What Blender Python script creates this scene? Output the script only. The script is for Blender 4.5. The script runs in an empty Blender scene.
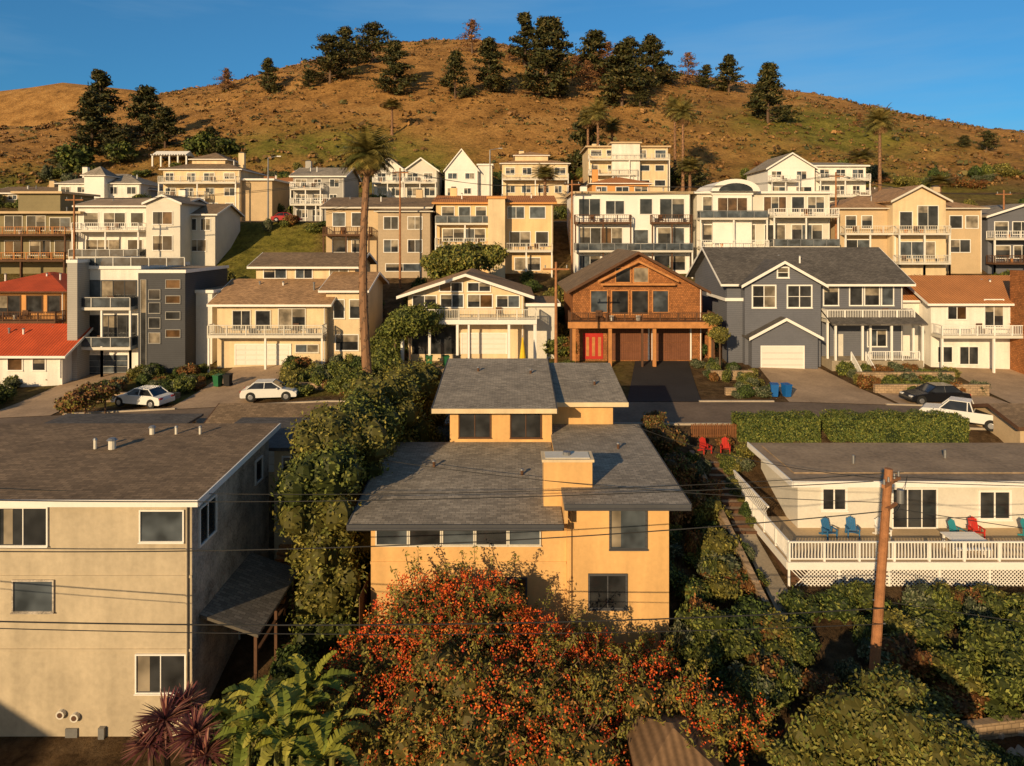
import bpy, math, random, bmesh
import numpy as np
from mathutils import Vector, Matrix, Euler, noise
random.seed(7)
rng = np.random.default_rng(7)
scene = bpy.context.scene
F = 683.0; CH = 17.0; HV = 235.0   # lens factor, camera height, eye-level line used for the survey scale
def fx(u, s): return (u-512.0)*s
def fz(v, s): return CH+(HV-v)*s

# ------------------------------------------------------------------ materials
MATS = {}
def M(name, col, rough=.85, var=.16, scale=.5, kind='plain', bump=.1, metal=0, spec=.3):
    m = bpy.data.materials.new(name); m.use_nodes = True
    nt = m.node_tree; N = nt.nodes; L = nt.links
    b = N['Principled BSDF']; b.inputs['Roughness'].default_value = rough
    b.inputs['Metallic'].default_value = metal
    b.inputs['Specular IOR Level'].default_value = spec
    tc = N.new('ShaderNodeTexCoord'); co = tc.outputs['Object']
    def math_(op, a, bb=None):
        n = N.new('ShaderNodeMath'); n.operation = op
        for i, x in enumerate((a, bb)):
            if x is None: continue
            if isinstance(x, (int, float)): n.inputs[i].default_value = x
            else: L.new(x, n.inputs[i])
        return n.outputs[0]
    n1 = N.new('ShaderNodeTexNoise'); n1.inputs['Scale'].default_value = scale; n1.inputs['Detail'].default_value = 7; n1.inputs['Roughness'].default_value = .65
    n2 = N.new('ShaderNodeTexNoise'); n2.inputs['Scale'].default_value = scale*14; n2.inputs['Detail'].default_value = 3
    L.new(co, n1.inputs['Vector']); L.new(co, n2.inputs['Vector'])
    f = math_('ADD', math_('MULTIPLY', n1.outputs['Fac'], .65), math_('MULTIPLY', n2.outputs['Fac'], .35))
    mr = N.new('ShaderNodeMapRange'); mr.inputs['From Min'].default_value = .32; mr.inputs['From Max'].default_value = .68
    mr.inputs['To Min'].default_value = 1-var*1.3; mr.inputs['To Max'].default_value = 1+var
    L.new(f, mr.inputs['Value']); fac = mr.outputs['Result']
    sep = N.new('ShaderNodeSeparateXYZ'); L.new(co, sep.inputs[0])
    X, Y, Z = sep.outputs
    hb = n2.outputs['Fac']
    if kind == 'siding':
        g = math_('GREATER_THAN', math_('FRACT', math_('MULTIPLY', Z, 1/.19)), .16)
        fac = math_('MULTIPLY', fac, math_('ADD', math_('MULTIPLY', g, .3), .7))
    if kind == 'board':
        g = math_('GREATER_THAN', math_('FRACT', math_('MULTIPLY', math_('ADD', X, Y), 1/.22)), .14)
        fac = math_('MULTIPLY', fac, math_('ADD', math_('MULTIPLY', g, .4), .6))
    if kind == 'tile':
        g = math_('SINE', math_('MULTIPLY', math_('ADD', X, math_('MULTIPLY', Y, .05)), 22))
        fac = math_('MULTIPLY', fac, math_('ADD', math_('MULTIPLY', g, .25), .85))
    if kind == 'stain':   # vertical weather streaks
        cb_ = N.new('ShaderNodeCombineXYZ'); L.new(math_('MULTIPLY', X, 1.6), cb_.inputs[0]); L.new(math_('MULTIPLY', Y, 1.6), cb_.inputs[1]); L.new(math_('MULTIPLY', Z, .18), cb_.inputs[2])
        n3 = N.new('ShaderNodeTexNoise'); n3.inputs['Scale'].default_value = 1.0; n3.inputs['Detail'].default_value = 6; L.new(cb_.outputs[0], n3.inputs['Vector'])
        fac = math_('MULTIPLY', fac, math_('ADD', math_('MULTIPLY', n3.outputs['Fac'], .6), .70))
    if kind in ('shingle', 'wshingle', 'block'):
        cmb = N.new('ShaderNodeCombineXYZ')
        if kind == 'shingle': L.new(X, cmb.inputs[0]); L.new(Y, cmb.inputs[1])
        else:
            L.new(math_('ADD', X, Y), cmb.inputs[0]); L.new(Z, cmb.inputs[1])
        br = N.new('ShaderNodeTexBrick'); L.new(cmb.outputs[0], br.inputs['Vector'])
        br.inputs['Scale'].default_value = 1
        br.inputs['Color1'].default_value = (1.15, 1.15, 1.15, 1); br.inputs['Color2'].default_value = (.68, .68, .68, 1)
        br.inputs['Mortar'].default_value = (.5, .5, .5, 1)
        br.inputs['Mortar Size'].default_value = .012 if kind == 'shingle' else .02
        br.inputs['Brick Width'].default_value = .33 if kind == 'shingle' else .22 if kind == 'wshingle' else .4
        br.inputs['Row Height'].default_value = .17 if kind != 'block' else .2
        sc = N.new('ShaderNodeSeparateColor'); L.new(br.outputs['Color'], sc.inputs[0])
        fac = math_('MULTIPLY', fac, sc.outputs[0]); hb = sc.outputs[0]
    vm = N.new('ShaderNodeVectorMath'); vm.operation = 'SCALE'
    vm.inputs[0].default_value = col[:3]; L.new(fac, vm.inputs['Scale'])
    L.new(vm.outputs[0], b.inputs['Base Color'])
    if bump > 0:
        bp = N.new('ShaderNodeBump'); bp.inputs['Strength'].default_value = bump; bp.inputs['Distance'].default_value = .03
        L.new(hb, bp.inputs['Height']); L.new(bp.outputs[0], b.inputs['Normal'])
    MATS[name] = m
    return m
def glassmat(name, col, rough=.06, spec=.6):
    m = bpy.data.materials.new(name); m.use_nodes = True
    nt = m.node_tree; N = nt.nodes; L = nt.links; b = N['Principled BSDF']
    b.inputs['Roughness'].default_value = rough; b.inputs['Specular IOR Level'].default_value = spec
    tc = N.new('ShaderNodeTexCoord'); n1 = N.new('ShaderNodeTexNoise'); n1.inputs['Scale'].default_value = .9
    L.new(tc.outputs['Object'], n1.inputs['Vector'])
    r = N.new('ShaderNodeValToRGB'); r.color_ramp.elements[0].position = .38; r.color_ramp.elements[1].position = .66
    r.color_ramp.elements[0].color = (col[0]*.35, col[1]*.35, col[2]*.35, 1); r.color_ramp.elements[1].color = (*col, 1)
    L.new(n1.outputs['Fac'], r.inputs[0]); L.new(r.outputs[0], b.inputs['Base Color'])
    MATS[name] = m
M('white', (.80, .77, .72), var=.07); M('white_stucco', (.76, .72, .65), var=.1, kind='stain'); M('offwhite', (.64, .60, .52), var=.1)
M('peach', (.68, .41, .165), var=.10, scale=.4, bump=.25, kind='stain'); M('cream', (.68, .53, .33), var=.1, kind='stain'); M('cream2', (.72, .50, .26), var=.1, kind='stain')
M('beige', (.47, .39, .275), var=.14, scale=.35, bump=.4, kind='stain'); M('beige_side', (.46, .40, .33), var=.6, scale=.9, bump=.5, kind='stain'); M('tan', (.54, .40, .24), var=.12); M('tan2', (.44, .34, .23), var=.12, kind='siding')
M('orange_wall', (.62, .30, .10), var=.12)
M('bluegray', (.135, .14, .165), kind='siding', var=.1); M('darkgray', (.07, .072, .08), kind='siding', var=.1)
M('gray_wall', (.38, .36, .33), kind='siding', var=.08); M('olive_wall', (.24, .20, .11), var=.15, kind='siding')
M('brown_shingle', (.38, .15, .05), kind='wshingle', var=.35, scale=.9); M('brown_wood', (.2, .08, .03), kind='board', var=.25)
M('timber', (.50, .22, .075), var=.25, scale=2); M('dark_wood', (.11, .055, .03), var=.25, scale=2)
M('roof_gray', (.34, .29, .225), kind='shingle', var=.25); M('roof_dark', (.13, .115, .10), kind='shingle', var=.25)
M('roof_brown', (.25, .17, .10), kind='shingle', var=.28); M('roof_tan', (.44, .26, .13), kind='shingle', var=.25)
M('roof_orange', (.52, .21, .07), kind='tile', var=.2); M('roof_red', (.55, .085, .025), kind='tile', var=.25)
M('roof_flat', (.33, .24, .155), var=.35, scale=.35); M('rooftile_brown', (.24, .14, .07), kind='tile', var=.3)
M('reddoor', (.45, .035, .025)); M('garage_white', (.72, .69, .63), var=.05); M('garage_brown', (.18, .07, .035), kind='board', var=.2)
M('asphalt', (.19, .135, .09), var=.3, scale=.3, bump=.3); M('asphalt_new', (.03, .028, .028), var=.2, scale=.4, bump=.3)
M('concrete', (.42, .29, .18), var=.28, scale=.4, bump=.2); M('concrete_gray', (.34, .28, .20), var=.25, scale=.5, bump=.2)
M('kerb', (.42, .35, .27), var=.2)
M('pole_wood', (.36, .16, .07), var=.35, scale=3, bump=.5); M('metal', (.28, .28, .28), rough=.45, metal=.6); M('wire', (.03, .03, .03))
M('stonewall', (.40, .28, .17), kind='block', var=.25); M('stone', (.38, .31, .24), var=.35, scale=2, bump=.5); M('step_stone', (.34, .24, .15), var=.4, scale=1.2, bump=.4)
M('red_paint', (.5, .03, .02)); M('blue_paint', (.03, .14, .30)); M('teal_paint', (.03, .26, .30)); M('bin_green', (.02, .13, .05), rough=.5); M('bin_blue', (.01, .11, .36), rough=.5)
M('car_white', (.72, .71, .68), rough=.25, var=.03, spec=.5, bump=0); M('car_black', (.012, .012, .014), rough=.2, var=.03, spec=.6, bump=0); M('car_red', (.4, .012, .015), rough=.25, var=.03, spec=.6, bump=0)
M('rubber', (.02, .02, .02)); M('rim', (.4, .4, .42), rough=.35, metal=.7); M('lamp_red', (.4, .01, .01), rough=.3); M('lamp_clear', (.6, .6, .6), rough=.2)
M('yellow', (.75, .50, .03))
M('awning', (.22, .19, .15), kind='shingle', var=.2)
glassmat('glass', (.05, .052, .055)); glassmat('glass_blue', (.11, .13, .15)); glassmat('glass_pale', (.36, .30, .22), .15); glassmat('glass_warm', (.15, .08, .035), .1)
def folmat(name, rough=.6):
    m = bpy.data.materials.new(name); m.use_nodes = True
    nt = m.node_tree; N = nt.nodes; L = nt.links; b = N['Principled BSDF']
    b.inputs['Roughness'].default_value = rough; b.inputs['Specular IOR Level'].default_value = .2
    a = N.new('ShaderNodeAttribute'); a.attribute_name = 'Col'
    L.new(a.outputs['Color'], b.inputs['Base Color'])
    MATS[name] = m
folmat('foliage')

# ------------------------------------------------------------------ builders
class Thing:
    def __init__(s, name, origin=(0, 0, 0)):
        s.name = name; s.o = Vector(origin); s.parts = {}
    def part(s, n):
        return s.parts.setdefault(n, dict(v=[], f=[], m=[], names=[]))
    def poly(s, part, mat, verts, faces):
        p = s.part(part)
        if mat not in p['names']: p['names'].append(mat)
        mi = p['names'].index(mat); k = len(p['v'])
        p['v'] += [tuple(v) for v in verts]
        for f in faces: p['f'].append(tuple(i+k for i in f)); p['m'].append(mi)
    def hexa(s, part, mat, b, t):
        s.poly(part, mat, list(b)+list(t), [(3, 2, 1, 0), (4, 5, 6, 7), (0, 1, 5, 4), (1, 2, 6, 5), (2, 3, 7, 6), (3, 0, 4, 7)])
    def box(s, part, mat, x0, x1, y0, y1, z0, z1):
        if x0 > x1: x0, x1 = x1, x0
        if y0 > y1: y0, y1 = y1, y0
        if z0 > z1: z0, z1 = z1, z0
        s.hexa(part, mat, [(x0, y0, z0), (x1, y0, z0), (x1, y1, z0), (x0, y1, z0)], [(x0, y0, z1), (x1, y0, z1), (x1, y1, z1), (x0, y1, z1)])
    def obox(s, part, mat, p0, p1, w, z0, z1, dz=0):
        a = Vector(p0[:2]); b = Vector(p1[:2]); d = (b-a)
        if d.length < 1e-6: return
        d.normalize(); n = Vector((-d.y, d.x))*w/2
        q = [a-n, b-n, b+n, a+n]; dd = [0, dz, dz, 0]
        s.hexa(part, mat, [(c.x, c.y, z0+e) for c, e in zip(q, dd)], [(c.x, c.y, z1+e) for c, e in zip(q, dd)])
    def xbox(s, part, mat, c, size, rot=(0, 0, 0)):
        R = Euler(rot).to_matrix(); c = Vector(c); hx, hy, hz = [k/2 for k in size]
        pts = [c+R@Vector(p) for p in [(-hx, -hy, -hz), (hx, -hy, -hz), (hx, hy, -hz), (-hx, hy, -hz), (-hx, -hy, hz), (hx, -hy, hz), (hx, hy, hz), (-hx, hy, hz)]]
        s.hexa(part, mat, pts[:4], pts[4:])
    def cyl(s, part, mat, p0, p1, r0, r1, n=8, cap=True):
        p0 = Vector(p0); p1 = Vector(p1); d = (p1-p0).normalized()
        a = d.orthogonal().normalized(); b = d.cross(a)
        vs = []
        for p, r in ((p0, r0), (p1, r1)):
            for i in range(n):
                t = 2*math.pi*i/n; vs.append(p+(a*math.cos(t)+b*math.sin(t))*r)
        fs = [(i, (i+1) % n, n+(i+1) % n, n+i) for i in range(n)]
        if cap: fs += [tuple(range(n-1, -1, -1)), tuple(range(n, 2*n))]
        s.poly(part, mat, vs, fs)
    def prism(s, part, mat, sec, axis, lo, hi):
        n = len(sec)
        mk = (lambda t, p: (t, p[0], p[1])) if axis == 'x' else (lambda t, p: (p[0], t, p[1]))
        vs = [mk(lo, p) for p in sec]+[mk(hi, p) for p in sec]
        fs = [tuple(range(n)), tuple(range(2*n-1, n-1, -1))]+[(i, n+i, n+(i+1) % n, (i+1) % n) for i in range(n)]
        s.poly(part, mat, vs, fs)
    def build(s, rot=0, single=False, bevel=0, coll=None):
        coll = coll or scene.collection
        o = s.o
        if len(s.parts) == 1: single = True
        root = None
        if not single:
            root = bpy.data.objects.new(s.name, None); root.location = o; root.rotation_euler[2] = rot
            root.empty_display_size = .5; coll.objects.link(root)
        for pn, p in s.parts.items():
            nm = s.name if single else pn
            me = bpy.data.meshes.new(nm)
            me.from_pydata([(v[0]-o.x, v[1]-o.y, v[2]-o.z) for v in p['v']], [], p['f'])
            for mn in p['names']: me.materials.append(MATS[mn])
            me.polygons.foreach_set('material_index', p['m']); me.update()
            bm = bmesh.new(); bm.from_mesh(me); bmesh.ops.recalc_face_normals(bm, faces=bm.faces); bm.to_mesh(me); bm.free()
            ob = bpy.data.objects.new(nm, me); coll.objects.link(ob)
            if single: ob.location = o; ob.rotation_euler[2] = rot; root = ob
            else: ob.parent = root
            if bevel:
                bv = ob.modifiers.new('bevel', 'BEVEL'); bv.width = bevel; bv.segments = 2
        return root

PANES = ['glass', 'glass', 'glass', 'glass', 'glass_blue', 'glass_blue', 'glass_pale', 'glass_warm']
def win(t, x0, x1, z0, z1, Y, n=1, frame='white', fw=.09, pane=None, rows=1, sill=True):
    if z0 > z1: z0, z1 = z1, z0
    y0 = Y-.07
    t.box('window_frames', frame, x0-fw, x0, y0, Y-.002, z0-fw, z1+fw); t.box('window_frames', frame, x1, x1+fw, y0, Y-.002, z0-fw, z1+fw)
    t.box('window_frames', frame, x0, x1, y0, Y-.002, z1, z1+fw); t.box('window_frames', frame, x0, x1, y0, Y-.002, z0-fw, z0)
    if sill: t.box('window_frames', frame, x0-fw*1.3, x1+fw*1.3, Y-.12, y0-.001, z0-fw*1.2, z0-fw*.5)
    for i in range(1, n):
        x = x0+(x1-x0)*i/n; t.box('window_frames', frame, x-fw*.32, x+fw*.32, Y-.05, Y-.004, z0, z1)
    for i in range(1, rows):
        z = z0+(z1-z0)*i/rows; t.box('window_frames', frame, x0, x1, Y-.045, Y-.005, z-.025, z+.025)
    for i in range(n):
        a = x0+(x1-x0)*i/n; b = x0+(x1-x0)*(i+1)/n
        pn = pane or random.choice(PANES); zs = z0
        if pane is None and random.random() < .35:   # half-lowered blind
            zs = z1-(z1-z0)*random.uniform(.25, .6); t.poly('glass', 'glass_pale', [(a, Y-.02, zs), (b, Y-.02, zs), (b, Y-.02, z1), (a, Y-.02, z1)], [(0, 1, 2, 3)])
            t.poly('glass', 'glass', [(a, Y-.02, z0), (b, Y-.02, z0), (b, Y-.02, zs), (a, Y-.02, zs)], [(0, 1, 2, 3)])
        else: t.poly('glass', pn, [(a, Y-.02, z0), (b, Y-.02, z0), (b, Y-.02, z1), (a, Y-.02, z1)], [(0, 1, 2, 3)])
def winx(t, y0, y1, z0, z1, X, frame='white', fw=.08, pane='glass', n=1, side=1):
    a, b = X, X+.07*side
    t.box('window_frames', frame, a, b, y0-fw, y0, z0-fw, z1+fw); t.box('window_frames', frame, a, b, y1, y1+fw, z0-fw, z1+fw)
    t.box('window_frames', frame, a, b, y0, y1, z1, z1+fw); t.box('window_frames', frame, a, b, y0, y1, z0-fw, z0)
    for i in range(1, n):
        y = y0+(y1-y0)*i/n; t.box('window_frames', frame, a, X+.05*side, y-.03, y+.03, z0, z1)
    t.poly('glass', pane, [(X+.02*side, y0, z0), (X+.02*side, y1, z0), (X+.02*side, y1, z1), (X+.02*side, y0, z1)], [(0, 1, 2, 3)])
def rail(t, p0, p1, z, h=1.0, style='w', gap=.3, dz=0):
    col = {'w': 'white', 'd': 'dark_wood', 'g': 'metal', 't': 'timber', 'b': 'offwhite'}[style]
    a = Vector(p0[:2]); b = Vector(p1[:2]); Ln = (b-a).length
    if Ln < .05: return
    t.obox('railing', col, a, b, .08, z+h-.07, z+h, dz)
    npost = max(1, int(round(Ln/1.8)))
    for i in range(npost+1):
        p = a.lerp(b, i/npost); e = dz*i/npost; t.box('railing', col, p.x-.05, p.x+.05, p.y-.05, p.y+.05, z+e, z+e+h-.075)
    if style == 'g':
        q = [(a.x, a.y, z+.08), (b.x, b.y, z+.08+dz), (b.x, b.y, z+h-.1+dz), (a.x, a.y, z+h-.1)]
        t.poly('railing', 'glass_blue', q, [(0, 1, 2, 3)])
    else:
        t.obox('railing', col, a, b, .05, z+.1, z+.16, dz)
        k = int(Ln/gap)
        for i in range(1, k):
            p = a.lerp(b, i/k); e = dz*i/k; t.box('railing', col, p.x-.02, p.x+.02, p.y-.02, p.y+.02, z+.165+e, z+h-.075+e)
def roof(t, rt, x0, x1, y0, y1, zE, rise, oh, mat, trim='white', wall=None, th=.18):
    if rt == 'flat':
        t.box('roof', mat, x0-oh, x1+oh, y0-oh, y1+oh, zE+.002, zE+.16)
        if trim:
            t.box('fascia', trim, x0-oh-.04, x1+oh+.04, y0-oh-.05, y0-oh-.002, zE-.1, zE+.22)
            t.box('fascia', trim, x0-oh-.05, x0-oh-.002, y0-oh, y1+oh, zE-.1, zE+.22); t.box('fascia', trim, x1+oh+.002, x1+oh+.05, y0-oh, y1+oh, zE-.1, zE+.22)
    elif rt == 'shed':
        k = rise/(y1-y0); za = zE-k*oh; zb = zE+rise+k*oh
        t.prism('roof', mat, [(y0-oh, za), (y1+oh, zb), (y1+oh, zb+th), (y0-oh, za+th)], 'x', x0-oh, x1+oh)
        if wall: t.prism('walls', wall, [(y0, zE-.01), (y1, zE-.01), (y1, zE+rise-.003)], 'x', x0, x1)
        if trim:
            t.box('fascia', trim, x0-oh-.02, x1+oh+.02, y0-oh-.05, y0-oh-.002, za-.06, za+th+.02)
            for xa in (x0-oh-.05, x1+oh+.002): t.prism('fascia', trim, [(y0-oh, za-.06), (y1+oh, zb-.06), (y1+oh, zb+th+.01), (y0-oh, za+th+.01)], 'x', xa, xa+.048)
    elif rt == 'gx':
        ym = (y0+y1)/2; k = rise/(ym-y0); ze = zE-k*oh; zr = zE+rise
        t.prism('roof', mat, [(y0-oh, ze), (ym, zr), (ym, zr+th), (y0-oh, ze+th)], 'x', x0-oh, x1+oh)
        t.prism('roof', mat, [(ym, zr), (y1+oh, ze), (y1+oh, ze+th), (ym, zr+th)], 'x', x0-oh, x1+oh)
        if wall: t.prism('walls', wall, [(y0, zE-.01), (y1, zE-.01), (ym, zr-.004)], 'x', x0, x1)
        if trim:
            t.box('fascia', trim, x0-oh-.02, x1+oh+.02, y0-oh-.05, y0-oh-.002, ze-.06, ze+th-.02)
            for xa in (x0-oh-.05, x1+oh+.002):
                t.prism('fascia', trim, [(y0-oh, ze-.06), (ym, zr-.06), (ym, zr+th+.01), (y0-oh, ze+th+.01)], 'x', xa, xa+.048)
                t.prism('fascia', trim, [(ym, zr-.06), (y1+oh, ze-.06), (y1+oh, ze+th+.01), (ym, zr+th+.01)], 'x', xa, xa+.048)
    elif rt == 'gy':
        xm = (x0+x1)/2; k = rise/(xm-x0); ze = zE-k*oh; zr = zE+rise
        t.prism('roof', mat, [(x0-oh, ze), (xm, zr), (xm, zr+th), (x0-oh, ze+th)], 'y', y0-oh, y1+oh)
        t.prism('roof', mat, [(xm, zr), (x1+oh, ze), (x1+oh, ze+th), (xm, zr+th)], 'y', y0-oh, y1+oh)
        if wall: t.prism('walls', wall, [(x0, zE-.01), (x1, zE-.01), (xm, zr-.004)], 'y', y0, y1)
        if trim:
            t.prism('fascia', trim, [(x0-oh, ze-.1), (xm, zr-.1), (xm, zr+th+.01), (x0-oh, ze+th+.01)], 'y', y0-oh-.06, y0-oh-.002)
            t.prism('fascia', trim, [(xm, zr-.1), (x1+oh, ze-.1), (x1+oh, ze+th+.01), (xm, zr+th+.01)], 'y', y0-oh-.06, y0-oh-.002)
    elif rt == 'hip':
        a0, a1, b0, b1 = x0-oh, x1+oh, y0-oh, y1+oh; d = min(a1-a0, b1-b0)/2*.98
        top = [(a0+d, b0+d, zE+rise), (a1-d, b0+d, zE+rise), (a1-d, b1-d, zE+rise), (a0+d, b1-d, zE+rise)]
        bt = [(a0, b0, zE), (a1, b0, zE), (a1, b1, zE), (a0, b1, zE)]; tp = [(x, y, z+.14) for x, y, z in bt]
        t.hexa('fascia', trim or mat, bt, tp); t.hexa('roof', mat, [(x, y, z+.143) for x, y, z in bt], top)
def garage(t, x0, x1, z0, z1, Y, mat='garage_white', frame='white', n=4):
    t.box('garage_frame', frame, x0-.14, x0, Y-.09, Y-.002, z0, z1+.14); t.box('garage_frame', frame, x1, x1+.14, Y-.09, Y-.002, z0, z1+.14)
    t.box('garage_frame', frame, x0, x1, Y-.09, Y-.002, z1, z1+.14)
    h = (z1-z0)/n
    for i in range(n):
        t.box('garage_door', mat, x0, x1, Y-.05, Y-.003, z0+i*h+.015, z0+(i+1)*h-.015)
        k = max(2, int((x1-x0)/.9))
        for j in range(k):
            a = x0+(x1-x0)*(j+.12)/k; b = x0+(x1-x0)*(j+.88)/k
            t.box('garage_door', mat, a, b, Y-.068, Y-.051, z0+i*h+.09, z0+(i+1)*h-.09)

def house(name, s, u0, u1, vt, vb, dep, wall, rt='flat', rise=0, oh=.6, rf='roof_gray', trim='white', wins=(), decks=(), gar=(), blocks=(), below=5, frame='white', rot=0, chim=()):
    Y = F*s; x0, x1 = fx(u0, s), fx(u1, s); zt, zb = fz(vt, s), fz(vb, s)
    t = Thing(name, ((x0+x1)/2, Y+dep/2, zb))
    t.box('walls', wall, x0, x1, Y, Y+dep, zb-below, zt)
    roof(t, rt, x0, x1, Y, Y+dep, zt, rise, oh, rf, trim, wall)
    for b in blocks:
        bu0, bu1, bvt, bvb, yo, bd, bw, brt, brise, boh, brf = b
        s2 = (Y+yo)/F
        t.box('walls', bw, fx(bu0, s2), fx(bu1, s2), Y+yo, Y+yo+bd, fz(bvb, s2)-(below if yo < 0 else 1), fz(bvt, s2)+.004)
        roof(t, brt, fx(bu0, s2), fx(bu1, s2), Y+yo, Y+yo+bd, fz(bvt, s2)+.005, brise, boh, brf, trim, bw)
    for w in wins:
        yo = w[5] if len(w) > 5 else 0; s2 = (Y+yo)/F
        win(t, fx(w[0], s2), fx(w[1], s2), fz(w[3], s2), fz(w[2], s2), Y+yo, w[4] if len(w) > 4 else 1, frame, fw=.1 if s > .09 else .08, sill=s < .12)
    for d in decks:
        du0, du1, vf, dd, st = d[:5]; yo = d[5] if len(d) > 5 else 0
        s2 = (Y+yo)/F; a, b, z = fx(du0, s2), fx(du1, s2), fz(vf, s2); YY = Y+yo
        t.box('deck', 'dark_wood' if st in 'dt' else 'offwhite', a, b, YY-dd, YY-.003, z-.28, z)
        gp = .16 if s < .12 else .3
        rail(t, (a+.05, YY-dd+.05), (b-.05, YY-dd+.05), z, 1.0, st, gp); rail(t, (a+.05, YY-dd+.12), (a+.05, YY-.1), z, 1.0, st, gp); rail(t, (b-.05, YY-dd+.12), (b-.05, YY-.1), z, 1.0, st, gp)
        for k in range(3):
            x = a+.1+(b-a-.2)*k/2
            t.box('deck_posts', 'dark_wood' if st in 'dt' else 'white', x-.09, x+.09, YY-dd+.08, YY-dd+.26, zb-below+1, z-.281)
        for k in range(2):   # planters, a parasol or chairs on the deck
            x = a+(b-a)*random.uniform(.15, .85); t.cyl('planters', random.choice(['timber', 'darkgray', 'offwhite']), (x, YY-.5, z), (x, YY-.5, z+.5), .17, .24, 10)
        x = a+(b-a)*random.uniform(.2, .8)
        t.box('deck_chair', 'dark_wood', x-.3, x+.3, YY-.75, YY-.3, z+.4, z+.46); t.box('deck_chair', 'dark_wood', x-.3, x+.3, YY-.3, YY-.25, z+.4, z+1.0)
        for q in (-.27, .22): t.box('deck_chair', 'dark_wood', x+q, x+q+.05, YY-.74, YY-.69, z, z+.4); t.box('deck_chair', 'dark_wood', x+q, x+q+.05, YY-.32, YY-.27, z, z+.4)
    for g in gar:
        yo = g[5] if len(g) > 5 else 0; s2 = (Y+yo)/F
        garage(t, fx(g[0], s2), fx(g[1], s2), fz(g[3], s2), fz(g[2], s2), Y+yo, g[4])
    t.cyl('downpipe', 'white', (x1-.15, Y-.08, zb), (x1-.15, Y-.08, zt-.05), .05, .05, 6)
    if rt in ('flat', 'gx', 'hip'):
        for k in range(3):
            x = x0+(x1-x0)*random.uniform(.15, .85); y = Y+dep*random.uniform(.2, .45); zz = zt+(rise*.5 if rt != 'flat' else 0)
            t.cyl('roof_vents', random.choice(['metal', 'white']), (x, y, zz), (x, y, zz+.85), .09, .09, 8); t.cyl('roof_vents', 'metal', (x, y, zz+.85), (x, y, zz+.95), .16, .1, 8)
        if s > .12:
            x = x0+(x1-x0)*random.choice([.12, .3, .7, .86]); y = Y+dep*.5; t.box('chimney', wall, x-.5, x+.5, y-.4, y+.4, zt, zt+rise+1.3); t.box('chimney', 'darkgray', x-.35, x+.35, y-.28, y+.28, zt+rise+1.301, zt+rise+1.5)
    return t

# ------------------------------------------------------------------ terrain
PYx = [-400, -200, -60, 0, 20, 26, 30, 34, 38, 42, 47, 48, 55, 60, 68, 74, 82, 95, 103, 108.5, 117, 130, 140, 150]
PYz = [-30, -18, -9, -4.5, -2.6, -2.1, -1.1, -.5, .2, 1.5, 3.4, 3.6, 3.6, 3.75, 4.35, 5.2, 8, 11.3, 15, 19, 19.4, 23, 26, 30]
RX = [-900, -500, -300, -225, -190, -159, -137, -115, -80, -55, -36, -15, 3.5, 38.6, 82.6, 122, 153, 188, 225, 300, 500, 900]
RZ = [10, 28, 45, 54, 61, 68, 75, 83, 94, 100, 102.6, 102, 99, 92, 84, 77.5, 67.5, 58.7, 51, 38, 15, 4]
GX = [-2000, -700, -360, -304, -254, -223, -150, -60, 100, 900]
GZ = [40, 90, 115, 122, 119, 108, 80, 50, 25, 10]
def sm(t): t = np.clip(t, 0, 1); return t*t*(3-2*t)
def terr_s(x, y):
    x = np.asarray(x, float); y = np.asarray(y, float)
    b = np.interp(y, PYx, PYz)
    w = sm((y-34)/10)*(1-sm((y-80)/14))
    b = b-w*(.05*np.maximum(0, -x-15)+.03*np.maximum(0, x-22))
    t = np.clip((y-150)/150, 0, 1); s = .5*t+.5*np.sin(t*math.pi/2)
    rid = np.interp(x, RX, RZ)
    z = np.where(y <= 150, b, 30+(rid-30)*s)
    z = np.where(y > 300, rid*(1-sm((y-300)/300)*.95), z)
    far = np.interp(x, GX, GZ)*np.exp(-((y-480)/110)**2)
    z = np.where(y > 330, np.maximum(z, far), z)
    z = np.where(y > 700, np.maximum(z, 0), z)
    return z
def nz(x, y):
    a = sm((y-138)/40)
    if a <= 0: return 0.
    return float(a)*(2.6*noise.noise((x/34, y/34, .3))+1.2*noise.noise((x/11, y/11, 4.))+.5*noise.noise((x/4, y/4, 9.)))
def terr(x, y): return float(terr_s(x, y))+nz(x, y)
def hit(u, v, ymin=120, ymax=300):
    k = (HV-v)/F; y = ymin
    while y < ymax:
        x = (u-512)/F*y
        if terr(x, y) >= CH+k*y: return x, y, terr(x, y)
        y += 2
    y = ymax-4; x = (u-512)/F*y
    return x, y, terr(x, y)

xs = np.unique(np.concatenate([np.linspace(-4000, -900, 12), np.arange(-900, -240, 22.), np.arange(-240, 241, 2.6), np.arange(242, 900, 22.), np.linspace(900, 4000, 12), [-15, 22]]))
ys = np.unique(np.concatenate([np.arange(-400, 0, 20.), np.arange(0, 150, 1.), np.arange(150, 312, 2.4), np.arange(312, 620, 9.), np.linspace(620, 5000, 20)]))
XX, YY = np.meshgrid(xs, ys); ZZ = terr_s(XX, YY)
NZ = np.array([[nz(x, y) if y > 138 and y < 650 else 0 for x in xs] for y in ys]); ZZ = ZZ+NZ
nx, ny = len(xs), len(ys)
V = np.stack([XX.ravel(), YY.ravel(), ZZ.ravel()], 1)
idx = np.arange(nx*ny).reshape(ny, nx)
Fc = np.stack([idx[:-1, :-1].ravel(), idx[:-1, 1:].ravel(), idx[1:, 1:].ravel(), idx[1:, :-1].ravel()], 1)
me = bpy.data.meshes.new('terrain'); me.from_pydata(V.tolist(), [], Fc.tolist())
dry = sm((YY-138)/20)
gn = np.array([[noise.noise((x/30, y/40, 2.)) for x in xs] for y in ys])
gr = np.zeros_like(XX)
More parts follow.
